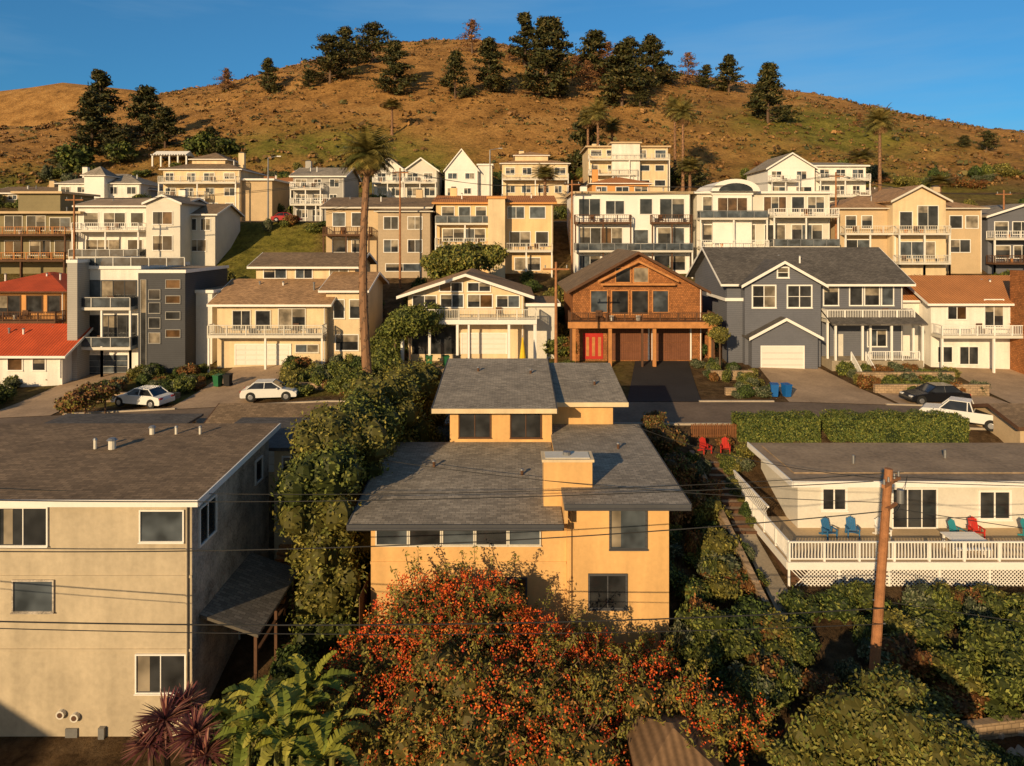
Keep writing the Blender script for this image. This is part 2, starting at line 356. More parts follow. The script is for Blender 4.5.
gr += np.exp(-((XX-85)/36)**2-((YY-185)/28)**2)*.9 + np.exp(-((XX+45)/34)**2-((YY-163)/14)**2)*.8
gr += sm((172-YY)/30)*(YY > 138)*(.25+gn*1.0)
gr += np.exp(-((XX+37)/9)**2-((YY-98)/11)**2)*1.6
gr += (YY > 56)*(YY < 138)*(.30+gn*.6)
gr = np.clip(gr, 0, 1)
ca = me.color_attributes.new(name='Col', type='FLOAT_COLOR', domain='POINT')
ca.data.foreach_set('color', np.stack([dry.ravel(), gr.ravel(), np.zeros(nx*ny), np.ones(nx*ny)], 1).ravel())
for p in me.polygons: p.use_smooth = True
m = bpy.data.materials.new('ground_cover'); m.use_nodes = True
nt = m.node_tree; N = nt.nodes; L = nt.links; b = N['Principled BSDF']; b.inputs['Roughness'].default_value = .95; b.inputs['Specular IOR Level'].default_value = .1
at = N.new('ShaderNodeAttribute'); at.attribute_name = 'Col'; sp = N.new('ShaderNodeSeparateColor'); L.new(at.outputs['Color'], sp.inputs[0])
tc = N.new('ShaderNodeTexCoord')
def NOI(sc, det=8, rg=.65, vec=None):
    n = N.new('ShaderNodeTexNoise'); n.inputs['Scale'].default_value = sc; n.inputs['Detail'].default_value = det; n.inputs['Roughness'].default_value = rg
    L.new(vec or tc.outputs['Object'], n.inputs['Vector']); return n.outputs['Fac']
def RAMP(f, st):
    r = N.new('ShaderNodeValToRGB'); e = r.color_ramp.elements
    while len(e) < len(st): e.new(.5)
    for k, (p, c) in zip(e, st): k.position = p; k.color = (*c, 1)
    L.new(f, r.inputs[0]); return r.outputs[0]
def MIX(f, a, bb, mode='MIX'):
    n = N.new('ShaderNodeMix'); n.data_type = 'RGBA'; n.blend_type = mode
    if isinstance(f, float): n.inputs[0].default_value = f
    else: L.new(f, n.inputs[0])
    L.new(a, n.inputs[6]); L.new(bb, n.inputs[7]); return n.outputs[2]
dryc = RAMP(NOI(.11, 12, .75), [(.30, (.11, .06, .02)), (.42, (.28, .145, .045)), (.55, (.44, .235, .075)), (.72, (.52, .32, .12))])
grc = RAMP(NOI(.25, 10, .7), [(.3, (.08, .08, .015)), (.5, (.20, .18, .034)), (.7, (.31, .25, .06))])
soil = RAMP(NOI(.8, 8, .7), [(.3, (.06, .036, .018)), (.5, (.15, .092, .045)), (.7, (.25, .165, .09))])
base = MIX(sp.outputs[0], soil, dryc)
mg = N.new('ShaderNodeMath'); mg.operation = 'MULTIPLY_ADD'; L.new(NOI(.16, 10, .7), mg.inputs[0]); mg.inputs[1].default_value = 1.6; mg.inputs[2].default_value = -.8
ad = N.new('ShaderNodeMath'); ad.operation = 'ADD'; ad.use_clamp = True; L.new(mg.outputs[0], ad.inputs[0]); L.new(sp.outputs[1], ad.inputs[1])
ml = N.new('ShaderNodeMath'); ml.operation = 'MULTIPLY'; ml.use_clamp = True
sg = N.new('ShaderNodeMath'); sg.operation = 'MULTIPLY'; sg.inputs[1].default_value = 1.8; L.new(sp.outputs[1], sg.inputs[0])
L.new(ad.outputs[0], ml.inputs[0]); L.new(sg.outputs[0], ml.inputs[1])
base = MIX(ml.outputs[0], base, grc)
fine = RAMP(NOI(1.4, 6, .8), [(.32, (.38, .35, .33)), (.5, (.95, .95, .95)), (.7, (1.32, 1.26, 1.15))])
base = MIX(1.0, base, fine, 'MULTIPLY'); L.new(base, b.inputs['Base Color'])
bp = N.new('ShaderNodeBump'); bp.inputs['Strength'].default_value = 1.0; bp.inputs['Distance'].default_value = .9; L.new(NOI(.5, 12, .8), bp.inputs['Height']); L.new(bp.outputs[0], b.inputs['Normal'])
me.materials.append(m); ob = bpy.data.objects.new('terrain', me); scene.collection.objects.link(ob)

def patch(name, c, mat, dz=.03, nu=8, nv=12):
    (a, bb, cc, d) = [Vector(p) for p in c]
    vs = []; fs = []
    for j in range(nv+1):
        for i in range(nu+1):
            p = a.lerp(bb, i/nu).lerp(d.lerp(cc, i/nu), j/nv); vs.append((p.x, p.y, float(terr_s(p.x, p.y))+dz))
    for j in range(nv):
        for i in range(nu):
            k = j*(nu+1)+i; fs.append((k, k+1, k+nu+2, k+nu+1))
    me = bpy.data.meshes.new(name); me.from_pydata(vs, [], fs); me.materials.append(MATS[mat])
    o = bpy.data.objects.new(name, me); scene.collection.objects.link(o); return o
patch('road', [(-150, 48.3), (150, 48.3), (150, 54.6), (-150, 54.6)], 'asphalt', .04, 120, 6)
patch('upper_road', [(-140, 109.8), (140, 109.8), (140, 114.8), (-140, 114.8)], 'asphalt', .05, 100, 5)
kb = Thing('kerb', (0, 51, 3.6))
for yk in (48.15, 54.75):
    xk = -120
    while xk < 120:
        x2 = xk+3
        z0, z1 = float(terr_s(xk, yk)), float(terr_s(x2, yk))
        if not (yk > 54 and any(a < (xk+1.5) < b_ for a, b_ in ((9, 15.5), (22, 31), (-27.5, -21), (-13, 1), (-43, -37), (41, 50)))):
            kb.obox('kerb', 'kerb', (xk, yk), (x2, yk), .2, z0-.2, z0+.14, z1-z0)
        xk = x2
kb.build()
patch('driveway', [(9.2, 54.7), (15.2, 54.7), (17.6, 68.2), (12.3, 68.2)], 'asphalt_new', .05)
patch('driveway', [(22.2, 54.7), (31, 54.7), (29.8, 68.2), (24.2, 68.2)], 'concrete', .05)
patch('driveway', [(-27.6, 54.7), (-21, 54.7), (-22, 68.2), (-27.8, 68.2)], 'concrete', .05)
patch('driveway', [(-12.5, 54.7), (.5, 54.7), (2.5, 68.2), (-11, 68.2)], 'concrete', .05)
patch('driveway', [(-43, 54.7), (-37, 54.7), (-38, 68.2), (-43, 68.2)], 'concrete', .05)
patch('driveway', [(41, 54.7), (50, 54.7), (52, 68.2), (43, 68.2)], 'concrete', .05)
patch('pavement', [(31.3, 55), (41, 55), (41, 58.5), (31.3, 58.5)], 'concrete', .05)
patch('patio', [(12.4, 30.5), (13.6, 30.5), (13.6, 38.4), (12.7, 38.4)], 'concrete_gray', .06)
patch('garden_path', [(16, 22.5), (24, 22.5), (26, 24), (16, 24.2)], 'concrete_gray', .05)

# ------------------------------------------------------------------ houses: street row
h = house('modern_house', .1, 76, 140, 268, 382, 10, 'white_stucco', 'flat', 0, .15, 'roof_flat', 'white',
      wins=[(90, 136, 281, 303, 4), (90, 136, 316, 342, 5)], decks=[(80, 138, 306, 1.4, 'g'), (80, 138, 345, 1.4, 'g')], gar=[(84, 128, 355, 378, 'glass_blue')],
      blocks=[(138, 185, 272, 378, -.8, 10, 'darkgray', 'flat', 0, .1, 'roof_flat'), (67, 77, 262, 384, -2.0, 11, 'gray_wall', 'flat', 0, .02, 'roof_flat'), (182, 212, 292, 372, 1.5, 8, 'white_stucco', 'flat', 0, .2, 'roof_flat')], frame='darkgray')
for (a, bb, c, d) in [(149, 160, 290, 299), (149, 160, 303, 313), (149, 160, 318, 328), (149, 160, 333, 343), (166, 180, 280, 288), (166, 180, 296, 303), (166, 180, 312, 319), (141, 146, 280, 372), (166, 180, 330, 337)]:
    s2 = 67.48/F; win(h, fx(a, s2), fx(bb, s2), fz(d, s2), fz(c, s2), 67.48, 1, 'gray_wall', .05)
rail(h, (fx(78, .1), 68.2), (fx(185, .1), 68.2), fz(268, .1)+.2, .9, 'g')
h.build()
h = house('red_roof_house', .11, -30, 64, 292, 345, 11, 'orange_wall', 'hip', 1.9, .9, 'roof_red', 'dark_wood', wins=[(-5, 20, 296, 316, 2), (27, 42, 296, 312), (48, 60, 296, 312)], decks=[(-20, 66, 319, 1.8, 'd')], frame='dark_wood'); h.build()
h = house('red_roof_cottage', .095, -25, 62, 352, 378, 8, 'white_stucco', 'gx', 2.0, .8, 'roof_red', 'white', wins=[(8, 22, 357, 370), (33, 45, 357, 370)]); h.build()
h = house('beige_house', .1, 217, 326, 303, 366, 11, 'cream', 'gx', 1.9, .7, 'roof_tan', 'white',
      wins=[(233, 250, 311, 329, 2), (256, 270, 311, 329), (279, 305, 309, 329, 2), (296, 318, 345, 352, 2)], decks=[(214, 327, 333, 1.6, 'b')], gar=[(236, 290, 345, 365, 'garage_white')],
      blocks=[(326, 364, 290, 368, 1.0, 10, 'cream', 'gx', 1.4, .6, 'roof_tan'), (256, 355, 266, 300, 6, 8, 'cream', 'gx', 1.2, .7, 'roof_brown')], frame='offwhite')
s2 = 74.3/F
for (a, bb, c, d) in [(264, 286, 268, 278), (296, 312, 268, 278), (330, 348, 268, 280)]: win(h, fx(a, s2), fx(bb, s2), fz(d, s2), fz(c, s2), 74.3, 2)
s2 = 69.3/F
for (a, bb, c, d) in [(334, 344, 300, 318), (350, 360, 300, 318), (336, 358, 335, 350)]: win(h, fx(a, s2), fx(bb, s2), fz(d, s2), fz(c, s2), 69.3, 1)
h.build()
h = house('gabled_deck_house', .1, 408, 524, 294, 356, 10, 'cream', 'gy', 1.9, 1.0, 'roof_tan', 'white',
      wins=[(413, 436, 296, 307, 2), (441, 463, 295, 307, 2), (468, 492, 295, 307, 2), (497, 519, 296, 307, 2), (440, 462, 283, 291, 2), (468, 490, 283, 291, 2)], decks=[(404, 536, 317, 2.2, 'b')],
      gar=[(462, 506, 334, 354, 'garage_white')], blocks=[(524, 556, 305, 352, .8, 8, 'offwhite', 'flat', 0, .4, 'roof_tan')])
Y = 68.3
h.box('carport', 'glass', fx(412, .1), fx(456, .1), Y-.05, Y-.004, fz(354, .1), fz(326, .1))  # dark glass sheet stands in for the shaded carport opening
h.box('carport', 'white', fx(404, .1), fx(536, .1), Y-2.25, Y-2.205, fz(318, .1)-.35, fz(318, .1)+.1)
for u in (406, 432, 459, 509, 534): h.box('carport', 'white', fx(u, .1)-.12, fx(u, .1)+.12, Y-2.15, Y-1.9, fz(360, .1), fz(318, .1)-.36)
h.build()
h = house('brown_shingle_house', .1, 573, 702, 289, 362, 12, 'brown_shingle', 'gy', 3.6, .7, 'roof_brown', 'dark_wood',
      wins=[(591, 607, 291, 312, 1), (612, 628, 291, 314, 1), (632, 648, 291, 314, 1), (653, 668, 291, 312, 1), (616, 630, 268, 282, 1), (634, 648, 268, 282, 1)], decks=[(568, 708, 320, 2.4, 'd')],
      gar=[(611, 648, 325, 360, 'garage_brown'), (653, 690, 325, 360, 'garage_brown')], frame='timber')
h.box('door', 'reddoor', fx(583, .1), fx(603, .1), Y-.06, Y-.003, fz(359, .1), fz(333, .1))
for k in range(3): h.box('door', 'timber', fx(586+k*6, .1), fx(589+k*6, .1), Y-.08, Y-.061, fz(356, .1), fz(337, .1))
for u in (572, 607, 650, 704):
    h.box('timber_posts', 'timber', fx(u, .1)-.16, fx(u, .1)+.16, Y-2.25, Y-1.93, fz(366, .1), fz(320, .1)-.29)
h.box('timber_beam', 'timber', fx(566, .1), fx(710, .1), Y-2.45, Y-2.41, fz(320, .1)-.5, fz(320, .1)+.1)
for sgn in (-1, 1):
    h.obox('gable_truss', 'timber', (fx(637, .1), Y-.72), (fx(637+sgn*40, .1), Y-.72), .12, fz(262, .1), fz(262, .1)+.22, -2.0)
h.box('gable_truss', 'timber', fx(600, .1), fx(674, .1), Y-.66, Y-.54, fz(285, .1), fz(285, .1)+.2)
h.box('retaining_wing', 'brown_shingle', fx(708, .1), fx(728, .1), Y+1, Y+6, fz(362, .1)-2, fz(335, .1))
h.build()
h = house('blue_gray_house', .1, 727, 903, 281, 370, 12, 'bluegray', 'gx', 3.1, .8, 'roof_dark', 'white',
      wins=[(850, 862, 286, 305, 1), (865, 879, 286, 305, 1), (882, 893, 286, 305, 1), (868, 886, 330, 346, 2), (824, 838, 286, 305)],
      decks=[(820, 906, 318, 1.6, 'w')],
      blocks=[(745, 821, 284, 370, -1.2, 8, 'bluegray', 'gy', 2.1, .5, 'roof_dark'), (752, 818, 337, 372, -2.2, 4, 'bluegray', 'gy', 1.7, .4, 'roof_dark'), (727, 745, 300, 372, -.5, 6, 'bluegray', 'flat', 0, .2, 'roof_dark')])
for (a, bb, c, d, n_) in [(753, 775, 286, 307, 2), (788, 811, 286, 307, 2), (778, 788, 268, 277, 1)]:
    s2 = 67.1/F; win(h, fx(a, s2), fx(bb, s2), fz(d, s2), fz(c, s2), 67.1, n_, rows=2, fw=.13)
s2 = 66.1/F; garage(h, fx(762, s2), fx(803, s2), fz(371, s2), fz(347, s2), 66.1)
h.prism('porch_roof', 'roof_dark', [(65.6, fz(322, .1)), (68.25, fz(310, .1)), (68.25, fz(310, .1)+.15), (65.6, fz(322, .1)+.15)], 'x', fx(820, .1), fx(912, .1))
for u in (824, 850, 878, 908): h.box('porch_posts', 'white', fx(u, .1)-.09, fx(u, .1)+.09, 65.75, 65.93, fz(362, .1), fz(322, .1)-.0)
h.box('porch_floor', 'concrete_gray', fx(820, .1), fx(908, .1), 65.7, 68.29, fz(372, .1)-1, fz(356, .1))
rail(h, (fx(856, .1), 65.84), (fx(905, .1), 65.84), fz(356, .1), .9, 'w', .18)
h.box('door', 'offwhite', fx(834, .1), fx(843, .1), 68.22, 68.297, fz(356, .1), fz(334, .1))
for k in range(7): h.box('steps', 'concrete_gray', fx(838, .1), fx(852, .1), 65.69-.3*(k+1), 65.69-.3*k, fz(372, .1)-1, fz(356, .1)-.2*(k+1))
rail(h, (fx(852, .1), 63.7), (fx(852, .1), 65.6), fz(356, .1)-1.4, .9, 'w', .18, dz=1.4)
rail(h, (fx(838, .1), 63.7), (fx(838, .1), 65.6), fz(356, .1)-1.4, .9, 'w', .18, dz=1.4)
h.build()
h = house('white_house', .1, 931, 1040, 302, 374, 10, 'white_stucco', 'gx', 2.2, .6, 'roof_orange', 'white',
      wins=[(948, 966, 307, 319, 2), (985, 1003, 300, 327, 2), (938, 952, 347, 362), (960, 978, 347, 364, 2), (1010, 1016, 306, 322)], decks=[(931, 1034, 333, 1.8, 'w')],
      blocks=[(903, 931, 299, 372, 2.0, 8, 'white_stucco', 'gx', 2.0, .5, 'roof_orange')])
h.box('chimney', 'brown_shingle', fx(1010, .1), fx(1030, .1), 66.3, 68.28, fz(380, .1), fz(270, .1)); h.build()

# ------------------------------------------------------------------ second row
S3 = .14
h = house('deck_house', S3, -15, 78, 213, 268, 12, 'olive_wall', 'flat', 0, .8, 'roof_flat', 'tan', wins=[(5, 22, 216, 230, 2), (27, 45, 216, 230, 2), (50, 70, 218, 230, 2), (5, 22, 241, 255, 2), (30, 50, 241, 255, 2), (55, 70, 241, 255)], decks=[(-10, 76, 234, 2.4, 't'), (-10, 76, 259, 2.6, 't')],
      blocks=[(18, 60, 193, 212, 3, 8, 'olive_wall', 'flat', 0, .6, 'roof_flat')], frame='offwhite'); h.build()
h = house('white_balcony_house', S3, 78, 176, 206, 268, 12, 'white_stucco', 'gx', 1.3, .5, 'roof_flat', 'white', wins=[(84, 98, 213, 226), (104, 125, 213, 226, 2), (131, 143, 213, 226), (86, 120, 240, 252, 3), (128, 142, 240, 252), (152, 170, 215, 227, 2), (152, 170, 238, 252, 2)], decks=[(80, 146, 230, 2, 'w'), (78, 146, 256, 2.2, 'g')],
      blocks=[(146, 180, 203, 262, -1.5, 8, 'offwhite', 'gy', 1.0, .4, 'roof_flat'), (178, 215, 214, 262, 2, 9, 'offwhite', 'gx', 1.5, .5, 'roof_brown')])
s2 = 94.1/F
for (a, bb, c, d) in [(153, 172, 212, 224), (153, 172, 236, 250)]: win(h, fx(a, s2), fx(bb, s2), fz(d, s2), fz(c, s2), 94.1, 2)
s2 = 97.62/F
for (a, bb, c, d) in [(186, 196, 219, 230), (201, 210, 219, 230), (188, 206, 240, 251)]: win(h, fx(a, s2), fx(bb, s2), fz(d, s2), fz(c, s2), 97.62, 2)
h.build()
h = house('tan_house', S3, 326, 428, 207, 282, 12, 'tan', 'gx', 1.5, .7, 'roof_brown', 'offwhite', wins=[(333, 345, 213, 226), (352, 366, 213, 226), (333, 347, 238, 252), (352, 366, 240, 252)], decks=[(326, 372, 234, 1.8, 'd')],
      blocks=[(378, 430, 212, 285, -1.5, 9, 'tan2', 'hip', 1.3, .5, 'roof_brown')])
s2 = (95.62-1.5)/F
for (a, bb, c, d) in [(384, 398, 217, 229), (408, 422, 217, 229), (384, 398, 240, 252), (408, 422, 240, 252), (386, 420, 264, 271)]: win(h, fx(a, s2), fx(bb, s2), fz(d, s2), fz(c, s2), 95.62-1.5, 2, sill=False)
h.build()
h = house('cream_terrace_house', S3, 436, 553, 203, 283, 12, 'cream2', 'gx', 1.2, .5, 'roof_orange', 'orange_wall', wins=[(442, 454, 207, 218), (459, 470, 207, 218), (476, 486, 207, 218), (508, 524, 207, 218, 2), (530, 545, 207, 218), (443, 485, 229, 241, 4), (510, 530, 232, 246, 2), (536, 548, 232, 246), (444, 484, 254, 264, 3), (515, 540, 258, 270, 2)],
      decks=[(436, 492, 245, 1.6, 'b'), (436, 495, 223, 1.2, 'g'), (500, 552, 250, 1.4, 'b')], blocks=[(488, 505, 198, 283, -1.8, 8, 'cream', 'flat', 0, .15, 'roof_tan')]); h.build()
h = house('white_modern_house', S3, 574, 690, 193, 278, 12, 'white', 'flat', 0, .35, 'roof_flat', 'tan', wins=[(579, 600, 199, 216, 2), (606, 624, 201, 214, 2), (640, 652, 199, 214), (660, 684, 199, 218, 2), (580, 622, 228, 246, 4), (634, 648, 230, 243), (658, 684, 228, 246, 2), (580, 600, 256, 268, 2), (610, 630, 256, 268), (655, 685, 256, 270, 2)],
      decks=[(574, 630, 222, 1.4, 'd'), (650, 690, 222, 1.4, 'd'), (574, 690, 250, 1.8, 'g')]); h.build()
h = house('arched_white_house', S3, 697, 830, 193, 275, 12, 'offwhite', 'flat', 0, .4, 'roof_flat', 'white', wins=[(703, 712, 197, 212), (764, 786, 197, 212, 3), (792, 804, 197, 212), (808, 824, 197, 212, 2), (703, 755, 225, 242, 4), (765, 785, 225, 242, 2), (792, 822, 225, 242, 3), (704, 740, 254, 265, 3)],
      decks=[(697, 764, 218, 1.6, 'g'), (768, 832, 216, 2.2, 'w'), (697, 764, 247, 2, 'w'), (768, 832, 246, 2.4, 'g')], blocks=[(713, 752, 194, 220, -.6, 8, 'white', 'flat', 0, .1, 'roof_flat')])
x0, x1 = fx(709, S3), fx(757, S3); xm = (x0+x1)/2; zt = fz(193, S3)
arc = [(xm+(x1-x0)/2*math.cos(a), zt+.17+1.7*math.sin(a)) for a in np.linspace(0, math.pi, 15)]
h.prism('arched_roof', 'white', arc, 'y', 94.3, 103); h.prism('arched_roof', 'glass', [(xm+(px_-xm)*.7, zt+.2+(pz-zt-.17)*.65) for px_, pz in arc], 'y', 94.25, 94.298)
s2 = 95.02/F; win(h, fx(718, s2), fx(747, s2), fz(214, s2), fz(198, s2), 95.02, 3, sill=False); h.build()
h = house('tan_balcony_house', S3, 838, 982, 209, 272, 12, 'tan', 'hip', 2.2, .7, 'roof_tan', 'offwhite', wins=[(846, 856, 216, 228), (862, 872, 216, 228), (950, 962, 216, 228), (966, 978, 216, 228), (845, 870, 240, 252, 2), (950, 970, 240, 252, 2)],
      blocks=[(893, 946, 200, 272, -1.5, 9, 'cream', 'gy', 1.9, .6, 'roof_tan')], decks=[(893, 944, 233, 1.6, 'b', -1.5), (840, 890, 233, 1.6, 'b'), (893, 944, 262, 1.6, 'b', -1.5)])
s2 = (95.62-1.5)/F
for (a, bb, c, d, n_) in [(900, 912, 212, 229, 1), (918, 938, 206, 229, 2), (900, 935, 242, 258, 3)]: win(h, fx(a, s2), fx(bb, s2), fz(d, s2), fz(c, s2), 95.62-1.5, n_, sill=False)
h.build()
h = house('gray_balcony_house', S3, 988, 1060, 216, 270, 12, 'bluegray', 'gy', 1.6, .6, 'roof_gray', 'white', wins=[(995, 1008, 222, 234), (1013, 1030, 222, 234, 2), (995, 1010, 246, 258), (1014, 1030, 246, 258, 2)], decks=[(986, 1050, 238, 1.8, 'w'), (986, 1050, 262, 1.8, 'd')]); h.build()

# ------------------------------------------------------------------ third row
S4 = .19
def simple(name, s, u0, u1, vt, vb, wall, rt, rise, rf, dep=11, rows=2, cols=3, deck=None, trim='white', blocks=(), n=2, oh=.5):
    ws = []
    for r in range(rows):
        for c in range(cols):
            j = random.uniform(-.07, .07); a = u0+(u1-u0)*(c+.2+j)/cols; bb = u0+(u1-u0)*(c+random.choice([.6, .72, .84])+j)/cols
            hh = (vb-vt)/(rows); ws.append((a, bb, vt+hh*(r+.22), vt+hh*(r+random.choice([.58, .7])), n))
    dk = []
    if deck:
        for r in range(rows-1 if rows > 1 else 1):
            q = random.choice([(0, 1), (0, .6), (.4, 1), (0, 1)]); dk.append((u0+(u1-u0)*q[0], u0+(u1-u0)*q[1], vt+(vb-vt)/rows*(r+.85), 1.8, deck))
    t = house(name, s, u0, u1, vt, vb, dep, wall, rt, rise, oh, rf, trim, wins=ws, decks=dk, blocks=blocks); t.build()
simple('cream_villa', .17, 163, 240, 170, 215, 'cream', 'hip', 2.2, 'roof_brown', deck='b', rows=3, cols=4, blocks=[(192, 225, 160, 180, 3, 7, 'cream', 'hip', 1.6, .5, 'roof_brown'), (240, 272, 180, 215, 1, 9, 'tan', 'flat', 0, .5, 'roof_flat')])
simple('gray_gable_house', .17, 293, 344, 176, 222, 'gray_wall', 'gx', 1.8, 'roof_gray', rows=3, cols=3, deck='w')
simple('orange_small_house', .2, 255, 292, 182, 197, 'orange_wall', 'gx', 1.4, 'roof_orange', rows=1, cols=2)
simple('white_turret_house', S4, 58, 140, 184, 212, 'white_stucco', 'hip', 2.4, 'roof_gray', rows=2, cols=5, blocks=[(84, 104, 176, 200, -1.5, 4, 'white', 'hip', 2.0, .5, 'roof_gray'), (116, 150, 190, 212, 3, 8, 'gray_wall', 'hip', 2, .5, 'roof_gray')])
simple('hillside_house', S4, -10, 52, 193, 215, 'tan', 'gx', 1.4, 'roof_brown', rows=2, cols=4)
simple('white_gable_house', S4, 374, 404, 170, 200, 'white_stucco', 'gy', 2.2, 'roof_gray', rows=2, cols=2, deck='w')
simple('white_gable_house', S4, 405, 437, 170, 200, 'offwhite', 'gy', 2.2, 'roof_gray', rows=2, cols=2, deck='w')
simple('steep_gable_house', S4, 445, 478, 170, 200, 'white', 'gy', 3.9, 'roof_gray', rows=2, cols=2, oh=.3, blocks=[(478, 492, 165, 200, 1, 7, 'white_stucco', 'flat', 0, .2, 'roof_flat')])
simple('tan_terrace_house', S4, 502, 568, 164, 200, 'cream', 'hip', 1.8, 'roof_tan', rows=2, cols=4, deck='b', blocks=[(515, 548, 156, 170, 2, 7, 'cream', 'hip', 1.2, .4, 'roof_tan')])
simple('pale_villa', .2, 588, 668, 147, 192, 'cream', 'flat', 0, 'roof_flat', rows=3, cols=5, deck='b', trim='tan', n=1, blocks=[(612, 640, 143, 190, -1.2, 6, 'white_stucco', 'flat', 0, .3, 'roof_flat')])
simple('orange_small_house', .165, 592, 650, 184, 198, 'orange_wall', 'hip', 1.6, 'roof_orange', rows=1, cols=3)
simple('white_butterfly_house', .18, 768, 815, 168, 215, 'white', 'gy', 2.6, 'roof_gray', rows=3, cols=2, deck='w')
simple('white_butterfly_house', .182, 816, 866, 166, 215, 'white_stucco', 'shed', 1.6, 'roof_gray', rows=3, cols=3, deck='w')
simple('tan_small_house', .18, 862, 905, 195, 222, 'tan', 'gx', 1.6, 'roof_brown', rows=2, cols=3)
pg = Thing('pergola', (-80, 155, 30)); s = .225
x0, x1 = fx(152, s), fx(186, s); yb = s*F; zb = terr((x0+x1)/2, yb)
for i in range(5):
    for j in (0, 4): pg.box('posts', 'white', x0+(x1-x0)*i/4-.15, x0+(x1-x0)*i/4+.15, yb+j, yb+j+.3, zb-2, zb+2.6)
for i in range(14): pg.box('beams', 'white', x0+(x1-x0)*i/13-.1, x0+(x1-x0)*i/13+.1, yb-.5, yb+5, zb+2.6, zb+2.8)
pg.prism('roof', 'white', [(yb, zb+2.85), (yb+4, zb+2.85), (yb+2, zb+3.8)], 'x', x0, x1); pg.build()

# ------------------------------------------------------------------ main peach house
t = Thing('peach_stucco_house', (0, 34, 0))
t.box('walls', 'peach', -6.2, 2.4, 30, 38.4, -2.2, 4.62); t.box('walls', 'peach', 2.401, 6.85, 29.8, 39.9, -2.2, 5.5)
t.prism('walls', 'peach', [(30, 4.6), (38.4, 4.6), (38.4, 5.1)], 'x', -6.2, 2.4)
t.prism('roof', 'roof_gray', [(28.9, 4.56), (38.49, 5.15), (38.49, 5.33), (28.9, 4.74)], 'x', -6.95, 2.18)
t.prism('roof', 'roof_gray', [(28.7, 5.50), (40.55, 5.58), (40.55, 5.76), (28.7, 5.68)], 'x', 2.2, 7.5)
t.box('fascia', 'darkgray', -6.97, 2.199, 28.84, 28.898, 4.5, 4.76); t.box('fascia', 'darkgray', 2.2, 7.52, 28.64, 28.698, 5.44, 5.70)
t.prism('fascia', 'darkgray', [(28.7, 5.44), (40.55, 5.52), (40.55, 5.78), (28.7, 5.70)], 'x', 7.502, 7.56)
t.prism('walls', 'peach', [(28.95, 4.76), (38.45, 5.34), (38.45, 5.56), (28.95, 5.498)], 'x', 2.22, 2.37)
t.prism('fascia', 'darkgray', [(28.9, 4.5), (38.45, 5.09), (38.45, 5.35), (28.9, 4.76)], 'x', -7.01, -6.952)
wx = np.linspace(-6.0, 1.28, 6)
for i in range(5): win(t, wx[i]+.07, wx[i+1]-.07, 3.42, 4.22, 30, 1, 'offwhite', .06, pane='glass' if i % 2 else 'glass_blue')
win(t, 4.32, 5.82, 3.35, 5.02, 29.8, 1, 'darkgray', .08, pane='glass_blue'); win(t, 3.4, 4.95, .75, 2.15, 29.8, 2, 'darkgray', .08, pane='glass')
t.poly('glass', 'glass_pale', [(4.35, 29.772, 3.4), (4.75, 29.772, 3.4), (4.75, 29.772, 5.0), (4.35, 29.772, 5.0)], [(0, 1, 2, 3)])
win(t, -.8, .6, .9, 1.9, 30, 2, 'darkgray', .07)
t.box('band', 'peach', -6.22, 2.38, 29.96, 29.998, 2.55, 2.67)
t.cyl('downpipe', 'peach', (2.55, 29.72, -1), (2.55, 29.72, 5.4), .05, .05)
t.cyl('gutter', 'darkgray', (-6.9, 28.8, 4.58), (2.15, 28.8, 4.58), .06, .06); t.cyl('gutter', 'darkgray', (2.25, 28.6, 5.5), (7.5, 28.6, 5.5), .06, .06)
t.box('chimney', 'peach', 1.42, 3.6, 30.6, 31.7, 2.5, 6.83); t.box('chimney', 'cream', 1.34, 3.68, 30.52, 31.78, 6.832, 6.95); t.box('chimney', 'offwhite', 1.5, 3.5, 30.7, 31.6, 6.951, 6.98); t.cyl('chimney', 'metal', (2.5, 31.15, 6.98), (2.5, 31.15, 7.12), .18, .18, 12)
t.box('upper_walls', 'peach', -3.5, 2.25, 38.5, 47, 3, 7.25); t.box('upper_walls', 'peach', 2.26, 6.0, 40.6, 47, 3, 7.05)
t.prism('roof', 'roof_gray', [(37.6, 7.24), (47.4, 8.25), (47.4, 8.43), (37.6, 7.42)], 'x', -4.4, 2.45)
t.prism('roof', 'roof_gray', [(40.0, 7.0), (47.4, 7.95), (47.4, 8.13), (40.0, 7.18)], 'x', 2.55, 6.8)
t.prism('upper_walls', 'peach', [(38.5, 7.24), (47, 7.24), (47, 8.18)], 'x', -3.5, 2.25); t.prism('upper_walls', 'peach', [(40.6, 7.04), (47, 7.04), (47, 7.88)], 'x', 2.26, 6.0)
t.box('fascia', 'cream', -4.42, 2.47, 37.54, 37.598, 7.18, 7.44); t.box('fascia', 'cream', 2.53, 6.82, 39.94, 39.998, 6.94, 7.2)
t.prism('fascia', 'darkgray', [(37.6, 7.18), (47.4, 8.19), (47.4, 8.45), (37.6, 7.44)], 'x', 2.455, 2.51); t.prism('fascia', 'darkgray', [(37.6, 7.18), (47.4, 8.19), (47.4, 8.45), (37.6, 7.44)], 'x', -4.46, -4.405)
win(t, -2.95, -1.25, 5.62, 6.98, 38.5, 2, 'dark_wood', .07, pane='glass'); win(t, -.05, 1.6, 5.6, 6.95, 38.5, 2, 'dark_wood', .07, pane='glass')
for (x, y, z) in [(-2.2, 44.5, 8.05), (5.2, 43, 7.5), (5.6, 36, 5.7), (-4, 35, 5.1), (.5, 34, 5.0), (1.2, 44, 8.0)]:
    t.cyl('roof_vents', 'dark_wood', (x, y, z-.1), (x, y, z+.3), .07, .07); t.cyl('roof_vents', 'metal', (x, y, z+.3), (x, y, z+.36), .12, .08)
t.build()

